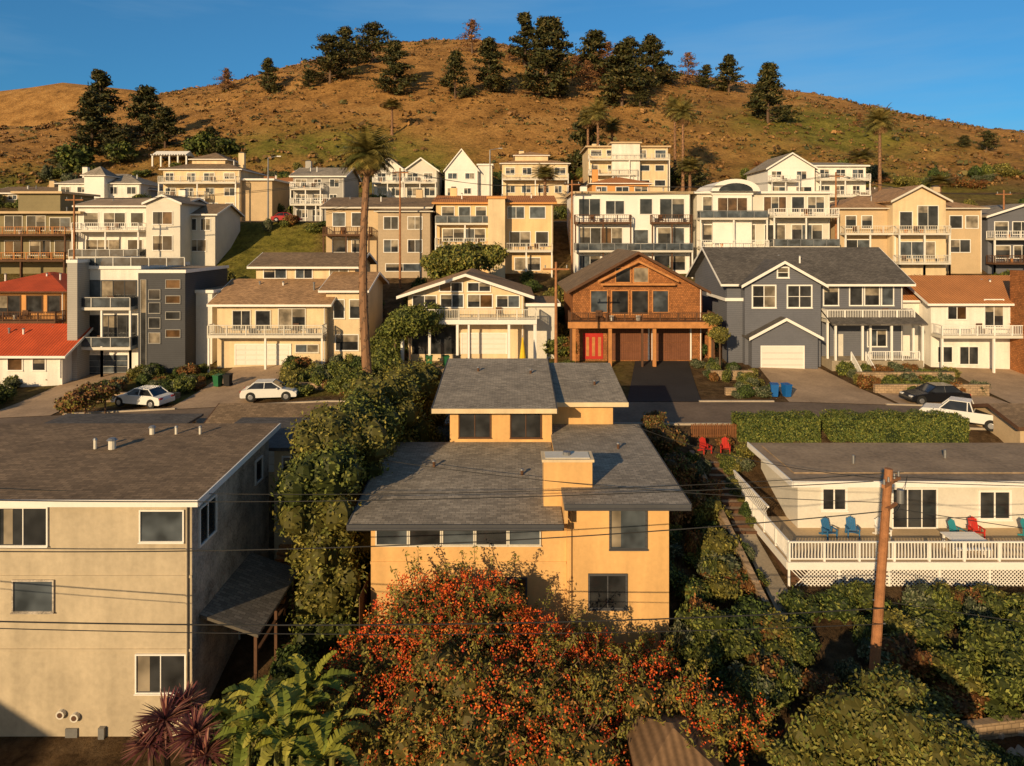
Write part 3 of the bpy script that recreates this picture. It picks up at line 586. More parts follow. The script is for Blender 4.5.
# ------------------------------------------------------------------ left three-storey house
t = Thing('beige_apartment_house', (-18, 30, 0))
t.box('walls', 'beige', -30, -12.2, 26, 34.2, -4, 6.9)
t.box('walls', 'beige_side', -12.2, -12.188, 26.01, 34.19, -4, 6.88)
roof(t, 'shed', -30, -12.2, 26, 34.2, 6.9, .35, .42, 'roof_brown', 'white', 'beige')
s = 26/F
for (a, bb, c, d, n_) in [(0, 47, 508, 545, 2), (141, 183, 511, 541, 1), (14, 53, 581, 611, 1), (137, 185, 655, 692, 2), (-60, -20, 508, 545, 2), (-60, -20, 655, 692, 2)]:
    win(t, fx(a, s), fx(bb, s), fz(d, s), fz(c, s), 26, n_, 'white' if a != 14 else 'beige_side', .055, pane='glass' if a not in (14, 141) else 'glass_blue')
t.poly('glass', 'glass_pale', [(fx(4, s), 25.972, fz(544, s)), (fx(13, s), 25.972, fz(544, s)), (fx(13, s), 25.972, fz(509, s)), (fx(4, s), 25.972, fz(509, s))], [(0, 1, 2, 3)])
t.poly('glass', 'glass_pale', [(fx(138, s), 25.972, fz(691, s)), (fx(150, s), 25.972, fz(691, s)), (fx(150, s), 25.972, fz(656, s)), (fx(138, s), 25.972, fz(656, s))], [(0, 1, 2, 3)])
for (u, v) in [(62, 713), (76, 716)]:
    t.cyl('vents', 'offwhite', (fx(u, s), 26, fz(v, s)), (fx(u, s), 25.85, fz(v, s)), .16, .16, 12); t.cyl('vents', 'dark_wood', (fx(u, s), 25.849, fz(v, s)), (fx(u, s), 25.84, fz(v, s)), .1, .1, 12)
t.box('vents', 'metal', fx(66, s), fx(78, s), 25.93, 25.998, fz(741, s), fz(728, s))
t.box('meter', 'metal', fx(100, s), fx(106, s), 25.85, 25.998, fz(738, s), fz(726, s))
t.box('band', 'beige', -30, -12.18, 25.96, 25.998, 3.95, 4.05); t.box('band', 'beige', -30, -12.18, 25.96, 25.998, 1.15, 1.25)
t.cyl('downpipe', 'beige', (-12.35, 25.92, -3), (-12.35, 25.92, 6.8), .04, .04)
for (u, v, r) in [(95, 456, .07), (112, 452, .16), (152, 437, .12), (176, 432, .06), (200, 436, .06)]:
    y = 31.0 if v > 445 else 33.0; x = (u-512)/F*y; t.cyl('roof_vents', 'offwhite', (x, y, 7.0), (x, y, 7.7), r, r, 10); t.cyl('roof_vents', 'metal', (x, y, 7.7), (x, y, 7.78), r*1.5, r*.9, 10)
winx(t, 26.6, 28.0, 4.9, 6.3, -12.188, n=2); winx(t, 32.4, 33.2, 5.2, 6.2, -12.188)
winx(t, 30.5, 31.6, -1.2, .6, -12.188, frame='offwhite')
t.box('rear_addition', 'cream', -12.19, -10.3, 35, 40, -1, 6.0); t.box('rear_addition_roof', 'roof_dark', -16, -9.9, 34.7, 40.5, 6.01, 6.18)
winx(t, 36, 37.4, 4.5, 5.6, -10.3); win(t, -11.7, -10.8, 4.5, 5.6, 35, 1)
t.prism('canopy', 'awning', [(-12.18, 2.1), (-9.9, 1.3), (-9.9, 1.42), (-12.18, 2.22)], 'y', 26.6, 31.8)
for y in (26.9, 29.2, 31.5): t.box('canopy_posts', 'dark_wood', -10.15, -10.03, y-.06, y+.06, -3, 1.3)
t.box('canopy_posts', 'dark_wood', -10.15, -10.03, 26.97, 31.43, .5, .58)
for k in range(12): t.box('stair', 'timber', -11.9, -10.7, 32+k*.28, 32.3+k*.28, -1+k*.2, -.85+k*.2)
rail(t, (-10.65, 32), (-10.65, 35.4), -1, 1, 't', .3, 2.3)
t.build()
t = Thing('garage_building', (-15, 45, 3)); t.box('walls', 'tan', -18.6, -11.2, 41.2, 47.5, 1, 4.9); roof(t, 'gx', -18.6, -11.2, 41.2, 47.5, 4.9, 1.0, .4, 'roof_brown', 'dark_wood', 'tan'); garage(t, -17.5, -13, 2.7, 4.6, 41.2); t.build()
t = Thing('carport', (-26, 46, 3)); t.box('roof', 'roof_dark', -31, -21.5, 44, 47.6, 4.4, 4.55); t.box('fascia', 'tan', -31.05, -21.45, 43.9, 43.995, 4.3, 4.58)
for x in (-30.5, -27.5, -24.5, -22):
    for y in (44.3, 47.3): t.box('posts', 'tan', x-.1, x+.1, y-.1, y+.1, .5, 4.399)
t.build()

# ------------------------------------------------------------------ right house with deck
t = Thing('deck_bungalow', (24, 40, 0))
t.box('walls', 'offwhite', 15.9, 42, 38, 43.6, -1.5, 3.35)
t.box('roof', 'roof_flat', 15.3, 42.6, 37.2, 44.2, 3.36, 3.55); t.box('fascia', 'white', 15.28, 42.6, 37.13, 37.198, 3.27, 3.6); t.box('fascia', 'white', 15.22, 15.298, 37.13, 44.2, 3.27, 3.6)
t.box('roof', 'roof_flat', 15.9, 42, 38.5, 43.5, 3.551, 3.62)
s = 38/F
for (a, bb, c, d, n_) in [(823, 845, 489, 509, 2), (980, 1009, 492, 518, 2)]: win(t, fx(a, s), fx(bb, s), fz(d, s), fz(c, s), 38, n_, 'white', .12)
win(t, fx(893, s), fx(936, s), .75, 2.85, 38, 3, 'white', .08, pane='glass')
t.box('deck', 'tan', 13.75, 42, 34, 37.99, .48, .7); t.box('deck', 'tan', 13.75, 15.89, 38, 42.5, .48, .7)
rail(t, (13.85, 34.1), (41.8, 34.1), .7, 1.0, 'w', .16); rail(t, (13.85, 34.2), (13.85, 42.4), .7, 1.0, 'w', .16)
t.box('deck_fascia', 'white', 13.7, 42, 33.93, 33.998, .35, .72); t.box('deck_fascia', 'white', 13.68, 13.748, 34, 42.5, .35, .72)
for k in range(24):   # lattice privacy screen on the side
    y = 37.0+k*.22
    for sg_ in (1, -1): t.xbox('privacy_screen', 'white', (13.86+.012*sg_, y+.3, 1.95), (.012, .045, .85), (sg_*math.pi/4, 0, 0))
t.box('privacy_screen', 'white', 13.8, 13.9, 36.9, 42.6, 2.26, 2.34)
zl0, zl1 = -.85, .34
t.box('lattice_frame', 'white', 13.75, 42, 34.0, 34.06, zl0-.08, zl0)
hgt = zl1-zl0
for k in range(0, 160):
    x = 13.0+k*.19
    for sg_ in (1, -1):
        xa, xb = x, x+sg_*hgt
        if min(xa, xb) < 13.75 or max(xa, xb) > 42: continue
        t.xbox('lattice', 'white', ((xa+xb)/2, 34.03+.012*sg_, (zl0+zl1)/2), (hgt*1.414, .012, .045), (0, -sg_*math.pi/4, 0))
for k in range(12): t.box('lattice_frame', 'white', 13.75+k*2.5, 13.85+k*2.5, 33.99, 34.05, zl0, .34)
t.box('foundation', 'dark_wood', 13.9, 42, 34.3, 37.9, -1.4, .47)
for (x, y) in [(20, 40), (26, 41), (31, 40)]: t.cyl('roof_vents', 'metal', (x, y, 3.6), (x, y, 4.1), .08, .08)
t.build()
t = Thing('neighbor_garage', (36, 44, 3)); t.box('walls', 'tan', 33.5, 42, 45, 50, 1, 4.4); roof(t, 'gx', 33.5, 42, 45, 50, 4.4, .7, .4, 'roof_brown', 'dark_wood', 'tan'); t.build()

def chair(x, y, z, col, rot, sc=.86):
    t = Thing('adirondack_chair', (x, y, z))
    for i in range(5): t.xbox('seat', col, (x, y-.25+i*.12, z+.36-i*.03), (.55, .1, .025), (-.2, 0, 0))
    for i in range(5): t.xbox('backrest', col, (x-.22+i*.11, y+.36, z+.62+.03*(2-abs(i-2))), (.095, .025, .72+.06*(2-abs(i-2))), (-.35, 0, 0))
    for sx in (-.33, .33):
        t.box('arms', col, x+sx-.06, x+sx+.06, y-.35, y+.3, z+.55, z+.58); t.box('legs', col, x+sx-.03, x+sx+.03, y-.32, y-.24, z, z+.55); t.xbox('legs', col, (x+sx*.9, y+.15, z+.2), (.03, .95, .1), (-.35, 0, 0))
        t.box('legs', col, x+sx-.03, x+sx+.03, y+.2, y+.27, z+.1, z+.55)
    o = t.build(rot=rot); o.scale = (sc, sc, sc)
for (x, y, c, r) in [(17.1, 36.8, 'blue_paint', .2), (18.4, 36.9, 'blue_paint', -.2), (20.0, 36.8, 'white', .1), (23.9, 36.6, 'teal_paint', .3), (25.1, 36.9, 'red_paint', -.1), (27.9, 36.7, 'teal_paint', .4), (28.6, 36.2, 'red_paint', -.5)]: chair(x, y, .7, c, r)
for (x, r) in [(12.7, .3), (14.0, -.3)]: chair(x, 44.8, terr(x, 44.8)+.15, 'red_paint', r)
t = Thing('patio_table', (23.3, 35.2, .7))
for i in range(6): t.box('top', 'white', 22.4, 24.2, 34.75+i*.17, 34.9+i*.17, 1.42, 1.46)
for x in (22.5, 24.0):
    for y in (34.8, 35.6): t.box('legs', 'white', x, x+.09, y, y+.09, .7, 1.42)
t.box('bench', 'white', 22.4, 24.2, 34.35, 34.6, 1.12, 1.16); t.box('bench', 'white', 22.5, 22.6, 34.4, 34.55, .7, 1.12); t.box('bench', 'white', 24.0, 24.1, 34.4, 34.55, .7, 1.12); t.build()

t = Thing('garden_steps', (12.5, 40, 1))
for k in range(11):
    y = 44.2-k*.56; xo = 12.35+.02*k+random.uniform(-.04, .04); z = float(terr_s(12.6, y-.3))+.14
    t.box('treads', 'step_stone', xo, xo+1.15, y-.42, y, z-.5, z); t.box('risers', 'dark_wood', xo-.03, xo+1.18, y-.5, y-.422, z-.5, z+.02)
t.build()
t = Thing('picket_fence', (13, 46, 3))
for k in range(26): t.box('slats', 'brown_wood', 12.2+k*.125, 12.29+k*.125, 46.5, 46.53, 2.6, 4.1+.03*(k % 3))
for z in (2.8, 3.3, 3.8): t.box('slats', 'brown_wood', 12.15, 15.4, 46.531, 46.58, z, z+.09)
t.build(single=True)
t = Thing('retaining_wall', (12, 40, 0))
t.obox('wall', 'stonewall', (11.9, 46), (11.9, 31), .3, 1.6, 2.9, -3.3); t.obox('wall', 'stonewall', (14.6, 33.5), (30, 31.5), .3, -2, -.75); t.build()
t = Thing('garden_wall', (25, 28, 0)); t.obox('wall', 'stonewall', (15.5, 25.6), (22, 26.6), .3, -3.2, -1.5); t.obox('wall', 'stonewall', (22, 26.6), (30, 26), .3, -3.2, -1.4); t.build()
for (a, bb, hh) in [((31.2, 58.8), (41, 58.8), .7), ((31.2, 61.8), (40, 61.8), 1.0), ((17.8, 57), (21.8, 57), .6), ((18, 62), (22, 62), .8), ((-20.5, 59), (-13, 59), .8), ((-37, 58.5), (-28.5, 58.5), .9), ((2.9, 58), (8.6, 58), .7)]:
    t = Thing('retaining_wall', (a[0], a[1], 3.6)); z = float(terr_s(*a)); t.obox('wall', 'stonewall', a, bb, .35, z-.6, z+hh); t.build()
t = Thing('wood_fence', (-8, 29, 0))
for k in range(60): t.box('slats', 'dark_wood', -6.5, -6.47, 29+k*.13, 29.11+k*.13, -2, 1.6)
t.build(single=True)
t = Thing('shed', (6, 20, 0)); t.box('walls', 'tan', 4.2, 6.5, 21.5, 24, -3, -.15); roof(t, 'hip', 4.2, 6.5, 21.5, 24, -.15, .8, .3, 'rooftile_brown', 'dark_wood'); t.build()
for (x0, x1, zt) in [(-56, -36, 9.6), (-12, 5, 8.0), (8, 24, 7.6)]:  # unseen houses added behind the camera, sized to shade the foreground
    t = Thing('unseen_shade_house', ((x0+x1)/2, -8, -5)); t.box('walls', 'tan', x0, x1, -13, -3, -9, zt); roof(t, 'gy' if x0 < -40 else 'gx', x0, x1, -13, -3, zt, 2.4 if x0 < -40 else 1.6, .5, 'roof_brown', 'white', 'tan')
    for i in range(3):
        for z in (-2, 1.2, 4.6): t.poly('glass', 'glass', [(x0+2+i*5, -2.98, z), (x0+4+i*5, -2.98, z), (x0+4+i*5, -2.98, z+1.5), (x0+2+i*5, -2.98, z+1.5)], [(0, 1, 2, 3)])
    t.build()

# ------------------------------------------------------------------ poles and wires
t = Thing('utility_pole', (14.4, 26, -2))
t.cyl('pole', 'pole_wood', (13.55, 26, -3), (14.35, 26, 8.1), .21, .15, 12)
t.xbox('crossarm', 'pole_wood', (14.45, 26, 7.6), (1.5, .12, .13), (0, 0, .7)); t.xbox('crossarm', 'pole_wood', (14.4, 25.9, 6.7), (.9, .1, .1), (0, 0, .7))
for k in (-1, -.4, .4, 1): t.cyl('insulators', 'metal', (14.45+k*.52, 26+k*.44, 7.66), (14.45+k*.52, 26+k*.44, 7.85), .05, .035)
t.cyl('transformer', 'metal', (14.65, 25.75, 6.9), (14.65, 25.75, 7.4), .13, .13, 12)
for k in range(9): t.xbox('steps', 'metal', (13.75+.072*k*.9+(.2 if k % 2 else -.2), 26, -.5+k*.9), (.16, .03, .03))
t.build()
def wire(a, b_, sag, r=.016, name='power_line'):
    cu = bpy.data.curves.new(name, 'CURVE'); cu.dimensions = '3D'; cu.bevel_depth = r; sp_ = cu.splines.new('POLY'); n = 24; sp_.points.add(n)
    for i in range(n+1):
        k = i/n; p = Vector(a).lerp(Vector(b_), k); sp_.points[i].co = (p.x, p.y, p.z-4*sag*k*(1-k), 1)
    cu.materials.append(MATS['wire']); o = bpy.data.objects.new(name, cu); scene.collection.objects.link(o)
wire((13.5, 25.5, 7.8), (-32, 25.2, 7.6), .6); wire((15.2, 26.5, 7.8), (-32, 26.4, 7.9), .9, .014); wire((14.4, 26, 6.5), (-32, 24.6, 6.0), .9, .02)
wire((-30, 19, 6.9), (14.1, 25.8, 2.9), .7, .022); wire((-30, 19.4, 6.5), (14.0, 25.8, 2.3), .6, .014)
for (z, e) in [(7.8, (60, 24, 8)), (7.6, (60, 30, 6.5)), (6.6, (45, 20, 5.5)), (6.4, (22, 38, 3.6)), (6.2, (40, 38, 3.2)), (3.0, (45, 22, 2.0)), (7.7, (7, 39.5, 6.0)), (6.8, (-11, 35, 6.2))]: wire((14.5, 26, z), e, .5, .014)
def bgpole(u, vt, Y, arm=True, lamp=False):
    x = (u-512)/F*Y; zb = terr(x, Y); zt = CH+(HV-vt)*Y/F
    t = Thing('street_lamp' if lamp else 'utility_pole', (x, Y, zb)); t.cyl('pole', 'metal' if lamp else 'pole_wood', (x, Y, zb-1), (x, Y, zt), .16, .1)
    if lamp: t.cyl('arm', 'metal', (x, Y, zt), (x+1.6, Y, zt+.3), .06, .05); t.xbox('lamp_head', 'metal', (x+1.8, Y, zt+.28), (.7, .3, .15))
    elif arm: t.xbox('crossarm', 'pole_wood', (x, Y, zt-.6), (2.2, .12, .14)); t.cyl('insulators', 'metal', (x+.9, Y, zt-.5), (x+.9, Y, zt-.25), .06, .05); t.cyl('insulators', 'metal', (x-.9, Y, zt-.5), (x-.9, Y, zt-.25), .06, .05)
    t.build(); return (x, Y, zt-.4)
pp = [bgpole(74, 195, 84), bgpole(400, 168, 90), bgpole(572, 180, 92), bgpole(836, 172, 96), bgpole(1004, 190, 96)]
for a, b_ in zip(pp[:-1], pp[1:]): wire(a, b_, 1.0, .03); wire((a[0]+.8, a[1], a[2]), (b_[0]+.8, b_[1], b_[2]), 1.1, .03)
bgpole(268, 158, 112, lamp=True); bgpole(490, 150, 118, lamp=True); bgpole(556, 262, 57)

# ------------------------------------------------------------------ vehicles and bins
def car(name, x, y, rot, paint, L_=4.6, kind='car', z=None):
    z = terr(x, y)+.05 if z is None else z
    t = Thing(name, (x, y, z)); hl = L_/2; W = .9
    if kind == 'car': prof = [(-hl, .32), (-hl, .62), (-hl+.12, .88), (-hl+.75, .98), (-1.35, 1.0), (.95, .98), (1.25, .92), (hl-.35, .78), (hl-.05, .62), (hl, .42), (hl-.05, .28), (-hl+.1, .26)]
    else: prof = [(-hl, .45), (-hl, 1.1), (-.5, 1.1), (1.2, 1.1), (hl-.2, 1.0), (hl, .8), (hl, .4), (-hl+.1, .38)]
    t.prism('body', paint, [(x+a, z+b_) for a, b_ in prof], 'y', y-W, y+W)
    if kind == 'car': bt = (-1.75, 1.05); tp = (-1.15, .25); zb_, zt_ = .985, 1.45
    else: bt = (-.7, 1.35); tp = (-.5, .75); zb_, zt_ = 1.1, 1.72
    Bt = [(x+bt[0], y-W+.06, z+zb_), (x+bt[1], y-W+.06, z+zb_), (x+bt[1], y+W-.06, z+zb_), (x+bt[0], y+W-.06, z+zb_)]
    Tp = [(x+tp[0], y-W+.24, z+zt_), (x+tp[1], y-W+.24, z+zt_), (x+tp[1], y+W-.24, z+zt_), (x+tp[0], y+W-.24, z+zt_)]
    t.hexa('windows', 'glass', Bt, Tp)
    t.box('roof_panel', paint, x+tp[0]-.05, x+tp[1]+.05, y-W+.2, y+W-.2, z+zt_-.01, z+zt_+.05)
    for i in range(4): t.cyl('pillars', paint, Bt[i], Tp[i], .05, .045, 6)
    for sy in (-1, 1):
        t.cyl('pillars', paint, (x-.35, y+sy*(W-.05), z+zb_), (x-.35, y+sy*(W-.23), z+zt_), .04, .04, 6)
        t.xbox('mirrors', paint, (x+bt[1]-.35, y+sy*(W+.1), z+1.02), (.14, .2, .13))
        for wx_ in (-hl+.85, hl-.85):
            t.cyl('wheels', 'rubber', (x+wx_, y+sy*(W-.2), z+.33), (x+wx_, y+sy*(W+.02), z+.33), .34, .34, 20); t.cyl('wheels', 'rim', (x+wx_, y+sy*(W+.021), z+.33), (x+wx_, y+sy*(W+.035), z+.33), .21, .19, 12)
            t.cyl('wheel_arches', 'rubber', (x+wx_, y+sy*(W-.3), z+.36), (x+wx_, y+sy*(W+.006), z+.36), .41, .41, 20)
        t.xbox('lights', 'lamp_clear', (x+hl-.12, y+sy*.62, z+.66), (.2, .36, .13)); t.xbox('lights', 'lamp_red', (x-hl+.03, y+sy*.66, z+.78), (.1, .34, .14))
    if kind == 'truck': t.box('bed', 'rubber', x-hl+.1, x-.75, y-W+.1, y+W-.1, z+1.05, z+1.11)
    t.box('bumpers', 'rubber', x+hl-.06, x+hl+.04, y-.7, y+.7, z+.3, z+.42); t.box('plate', 'white', x-hl-.02, x-hl-.003, y-.26, y+.26, z+.55, z+.68)
    return t.build(rot=rot, bevel=.03)
car('parked_car', 34.6, 55.9, math.pi+.02, 'car_black', 4.9)
car('pickup_truck', 32.6, 49.4, math.pi/2+.9, 'car_white', 5.2, 'truck')
car('parked_car', -30.6, 56.6, math.pi-.25, 'car_white', 4.8)
car('parked_car', -20.0, 56.6, .12, 'car_white', 4.5)
car('parked_car', -36.0, 109.2, .1, 'car_red', 4.6)
def binn(x, y, col, rot=0):
    z = terr(x, y)+.05; t = Thing('wheelie_bin', (x, y, z))
    t.hexa('body', col, [(x-.24, y-.26, z+.06), (x+.24, y-.26, z+.06), (x+.24, y+.26, z+.06), (x-.24, y+.26, z+.06)], [(x-.3, y-.34, z+1), (x+.3, y-.34, z+1), (x+.3, y+.34, z+1), (x-.3, y+.34, z+1)])
    t.xbox('lid', col, (x, y, z+1.05), (.66, .76, .07), (.05, 0, 0)); t.cyl('wheels', 'rubber', (x-.3, y+.28, z+.12), (x-.22, y+.28, z+.12), .12, .12, 12); t.cyl('wheels', 'rubber', (x+.22, y+.28, z+.12), (x+.3, y+.28, z+.12), .12, .12, 12); t.cyl('handle', col, (x-.22, y+.4, z+1), (x+.22, y+.4, z+1), .025, .025, 6)
    t.build(rot=rot)
for (x, y, c) in [(21.6, 56.2, 'bin_blue'), (22.6, 56.2, 'bin_blue'), (-8.0, 66.0, 'bin_green'), (-6.4, 66.0, 'bin_green'), (-5.3, 66.0, 'rubber'), (-26.5, 61.5, 'bin_green'), (-25.6, 61.5, 'rubber')]: binn(x, y, c, random.uniform(-.3, .3))
t = Thing('patio_umbrella', (1.0, 64, 4)); t.cyl('pole', 'metal', (1, 64, 3.8), (1, 64, 7.6), .03, .03); t.cyl('canopy', 'yellow', (1, 64, 5.0), (1, 64, 7.4), .36, .06, 10); t.build()

# ------------------------------------------------------------------ foliage
class Fol:
    def __init__(s): s.V = []; s.Fq = []; s.C = []; s.n = 0
    def _add(s, V, Fq, C): s.V.append(V); s.Fq.append(Fq+s.n); s.C.append(C); s.n += len(V)
    def leaves(s, P, Nn, size, col, asp=.5):
        n = len(P)
        if n == 0: return
        Nn = Nn/np.maximum(np.linalg.norm(Nn, axis=1, keepdims=True), 1e-6)
        R = rng.normal(size=(n, 3)); T = np.cross(Nn, R); T /= np.maximum(np.linalg.norm(T, axis=1, keepdims=True), 1e-6); B = np.cross(Nn, T)
        size = np.broadcast_to(np.asarray(size, float), (n,))[:, None]
        V = np.stack([P+T*size, P+B*size*asp, P-T*size, P-B*size*asp], 1).reshape(-1, 3)
        s._add(V, np.arange(4*n).reshape(n, 4), np.repeat(col, 4, axis=0))
    def blob(s, c, r, n, leaf, cols, rough=.35, asp=.5, core=True, up=.25, sub=0):
        c = np.array(c, float); r = np.array(r, float)*np.ones(3)
        bl = [(c, r)]
        if sub:
            bl = [(c, r*.78)]
            D = rng.normal(size=(sub, 3)); D /= np.linalg.norm(D, axis=1, keepdims=True); D[:, 2] = np.abs(D[:, 2])*.9-.15*rng.random(sub)
            for d in D: bl.append((c+d*r*rng.uniform(.5, .85), r*rng.uniform(.25, .5)))
        wts = np.array([(b_[1][0]*b_[1][2])for b_ in bl]); wts = wts/wts.sum()
        for (cc, rr), w in zip(bl, wts):
            k = max(3, int(n*w)); D = rng.normal(size=(k, 3)); D /= np.linalg.norm(D, axis=1, keepdims=True)
            rad = 1-rough*rng.random(k)**1.5+.12*rng.normal(size=k)
            P = cc+D*rr*rad[:, None]
            Nn = D*.75+rng.normal(size=(k, 3))*.6; Nn[:, 2] += up
            base = np.array(cols)[rng.integers(0, len(cols), k)]
            tint = rng.uniform(.72, 1.25)
            C = np.clip(base*tint*rng.uniform(.6, 1.35, (k, 1)), 0, 1)
            s.leaves(P, Nn, leaf*rng.uniform(.6, 1.35, k), C, asp)
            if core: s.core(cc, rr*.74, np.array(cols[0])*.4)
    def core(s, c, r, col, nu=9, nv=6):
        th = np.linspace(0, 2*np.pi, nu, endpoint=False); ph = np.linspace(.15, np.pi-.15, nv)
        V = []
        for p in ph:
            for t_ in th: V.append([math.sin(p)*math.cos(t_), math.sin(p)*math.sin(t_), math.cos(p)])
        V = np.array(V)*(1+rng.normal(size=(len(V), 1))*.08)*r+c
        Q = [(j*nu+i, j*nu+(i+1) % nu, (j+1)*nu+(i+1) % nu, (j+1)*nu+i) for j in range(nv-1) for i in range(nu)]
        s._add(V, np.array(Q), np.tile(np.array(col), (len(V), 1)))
    def tube(s, pts, rads, col, n=7):
        V = []; m_ = len(pts)
        for i, (p, r) in enumerate(zip(pts, rads)):
            p = Vector(p); d = (Vector(pts[min(i+1, m_-1)])-Vector(pts[max(i-1, 0)])).normalized(); a = d.orthogonal().normalized() if abs(d.z) < .9 else d.cross(Vector((0, 1, 0))).normalized(); b_ = d.cross(a)
            for k in range(n):
                t_ = 2*math.pi*k/n; V.append(p+(a*math.cos(t_)+b_*math.sin(t_))*r)
        Q = [(j*n+i, j*n+(i+1) % n, (j+1)*n+(i+1) % n, (j+1)*n+i) for j in range(m_-1) for i in range(n)]
        C = np.tile(np.array(col), (len(V), 1))*rng.uniform(.7, 1.2, (len(V), 1))
        s._add(np.array([tuple(v) for v in V]), np.array(Q), C)
    def mesh(s, name):
        V = np.concatenate(s.V); Q = np.concatenate(s.Fq); C = np.concatenate(s.C)
        me = bpy.data.meshes.new(name); me.from_pydata(V.tolist(), [], Q.tolist())
        ca = me.color_attributes.new(name='Col', type='FLOAT_COLOR', domain='POINT')
        ca.data.foreach_set('color', np.concatenate([C, np.ones((len(C), 1))], 1).ravel()); me.materials.append(MATS['foliage']); return me
def put(name, me, loc, sc=1, rz=0):
    o = bpy.data.objects.new(name, me); o.location = loc; o.scale = (sc, sc, sc) if not hasattr(sc, '__len__') else sc; o.rotation_euler[2] = rz; scene.collection.objects.link(o); return o
G1 = [(.085, .105, .022), (.13, .15, .03), (.19, .19, .04)]
G2 = [(.05, .075, .018), (.08, .11, .025)]
G3 = [(.19, .17, .036), (.26, .22, .05), (.12, .12, .03)]
PINE = [(.035, .042, .016), (.06, .062, .02), (.11, .09, .028)]
BRN = [(.22, .10, .04), (.15, .075, .035), (.30, .15, .06)]
BARK = (.13, .08, .05)
def conifer(hh, r, n, cols, irr=.35, leaf=.5, base=.12, top=.75):
    f = Fol(); lean = rng.normal()*.03*hh
    pts = [(lean*(k/6)**2, 0, hh*k/6*.97) for k in range(7)]; f.tube(pts, np.linspace(hh*.022, hh*.004, 7), BARK)
    nb = 46
    for i in range(nb):
        k = i/nb; z = hh*(base+(1-base)*k**.95); rr = r*(1-k)**top*(1+irr*rng.normal()*.6)+.25; a = rng.random()*6.283
        ln = abs(rr); cx, cy = math.cos(a), math.sin(a); x0 = lean*(z/hh)**2
        f.tube([(x0, 0, z-.3), (x0+cx*ln*.85, cy*ln*.85, z+ln*.12)], [.09, .03], BARK, 4)
        for q in (.35, .62, .9):
            cc = (x0+cx*ln*q, cy*ln*q, z+ln*.12*q+rng.normal()*.15)
            f.blob(cc, (max(.5, r*.26), max(.5, r*.26), max(.35, r*.15)), int(n/nb/3), leaf, cols, .8, .35, core=False, up=.5)
    f.blob((lean, 0, hh*.97), (r*.12, r*.12, hh*.05), 30, leaf*.8, cols, .8, .35, core=False)
    return f
cm = [conifer(16, 4.2, 4400, PINE, .4, .5, .05).mesh('pine_a'), conifer(16, 5.4, 4600, PINE, .5, .55, .06, .6).mesh('pine_b'), conifer(16, 6.4, 4600, PINE, .6, .55, .12, .5).mesh('pine_c'), conifer(16, 5.0, 4800, PINE, .35, .5, .03, .8).mesh('pine_d')]
cb = conifer(15, 4.6, 1700, BRN, .6, .4, .15, .6).mesh('brown_tree')
hill_trees = [(18, 95, 76, 'b'), (100, 138, 74, 0), (146, 140, 90, 1), (165, 150, 112, 1), (120, 165, 132, 2), (210, 152, 128, 2), (226, 92, 68, 'b'), (268, 95, 62, 3), (330, 84, 40, 2), (349, 66, 30, 1), (372, 64, 26, 2), (395, 97, 48, 3), (455, 102, 58, 3),
  (472, 54, 20, 'b'), (489, 92, 42, 3), (525, 68, 17, 0), (546, 96, 24, 3), (554, 70, 24, 1), (588, 92, 60, 'b'), (595, 78, 34, 1), (607, 80, 42, 'b'), (622, 108, 50, 3), (634, 92, 42, 1), (655, 84, 38, 1), (688, 86, 53, 'b'), (705, 88, 66, 1), (729, 92, 57, 3), (768, 124, 68, 3), (760, 112, 84, 1), (987, 152, 132, 2), (228, 90, 75, 1),
  (585, 178, 118, 1), (690, 190, 160, 2), (215, 160, 140, 2), (60, 172, 150, 2), (92, 155, 98, 3), (440, 196, 182, 2), (352, 176, 160, 2), (560, 98, 80, 2), (510, 62, 44, 'b'), (575, 80, 56, 'b'), (640, 108, 88, 2), (310, 88, 70, 2), (965, 150, 138, 2), (860, 128, 112, 'b')]
for i, (u, vb_, vt_, k) in enumerate(hill_trees):
    x, y, z = hit(u, vb_, 140, 298); hh = (vb_-vt_)*y/F*1.08
    me_ = cb if k == 'b' else cm[k]; o = put('bare_tree' if k == 'b' else 'pine_tree', me_, (x, y, z-.4), 1, rng.random()*6.28); sc_ = hh/16
    o.scale = (sc_*rng.uniform(1.1, 1.4), sc_*rng.uniform(1.1, 1.4), sc_)
f = Fol(); cnt = 0
while cnt < 7000:
    y = rng.uniform(142, 305); x = rng.uniform(-.8, .8)*y
    dns = noise.noise((x/28, y/28, 7.))
    if dns < rng.uniform(-.6, .35): continue
    cnt += 1; z = terr(x, y); r = rng.uniform(.3, 1.0)*(1.7 if rng.random() < .10 else 1); k = 9
    D = rng.normal(size=(k, 3)); D[:, 2] = np.abs(D[:, 2]); D /= np.linalg.norm(D, axis=1, keepdims=True)
    q = rng.random(); cols = [(.20, .105, .04), (.30, .16, .055), (.13, .08, .03)] if q < .68 else [(.10, .09, .03), (.15, .12, .035)] if q < .9 else [(.045, .05, .018)]
    C = np.array(cols)[rng.integers(0, len(cols), k)]*rng.uniform(.6, 1.3, (k, 1))
    f.leaves(np.array([x, y, z])+D*r*np.array([1, 1, .6]), D+rng.normal(size=(k, 3))*.3, r*rng.uniform(.3, .6, k), C, .7)
put('hill_scrub', f.mesh('hill_scrub'), (0, 0, 0))
sh = []
for cols in (G1, G2, G3, G1, [(.09, .11, .05), (.16, .16, .09)], [(.24, .10, .03), (.32, .15, .05), (.14, .11, .03)]):
    f = Fol(); f.blob((0, 0, .55), (.95, .95, .7), 1100, .085, cols, .4, .5, sub=7); sh.append(f.mesh('shrub'))
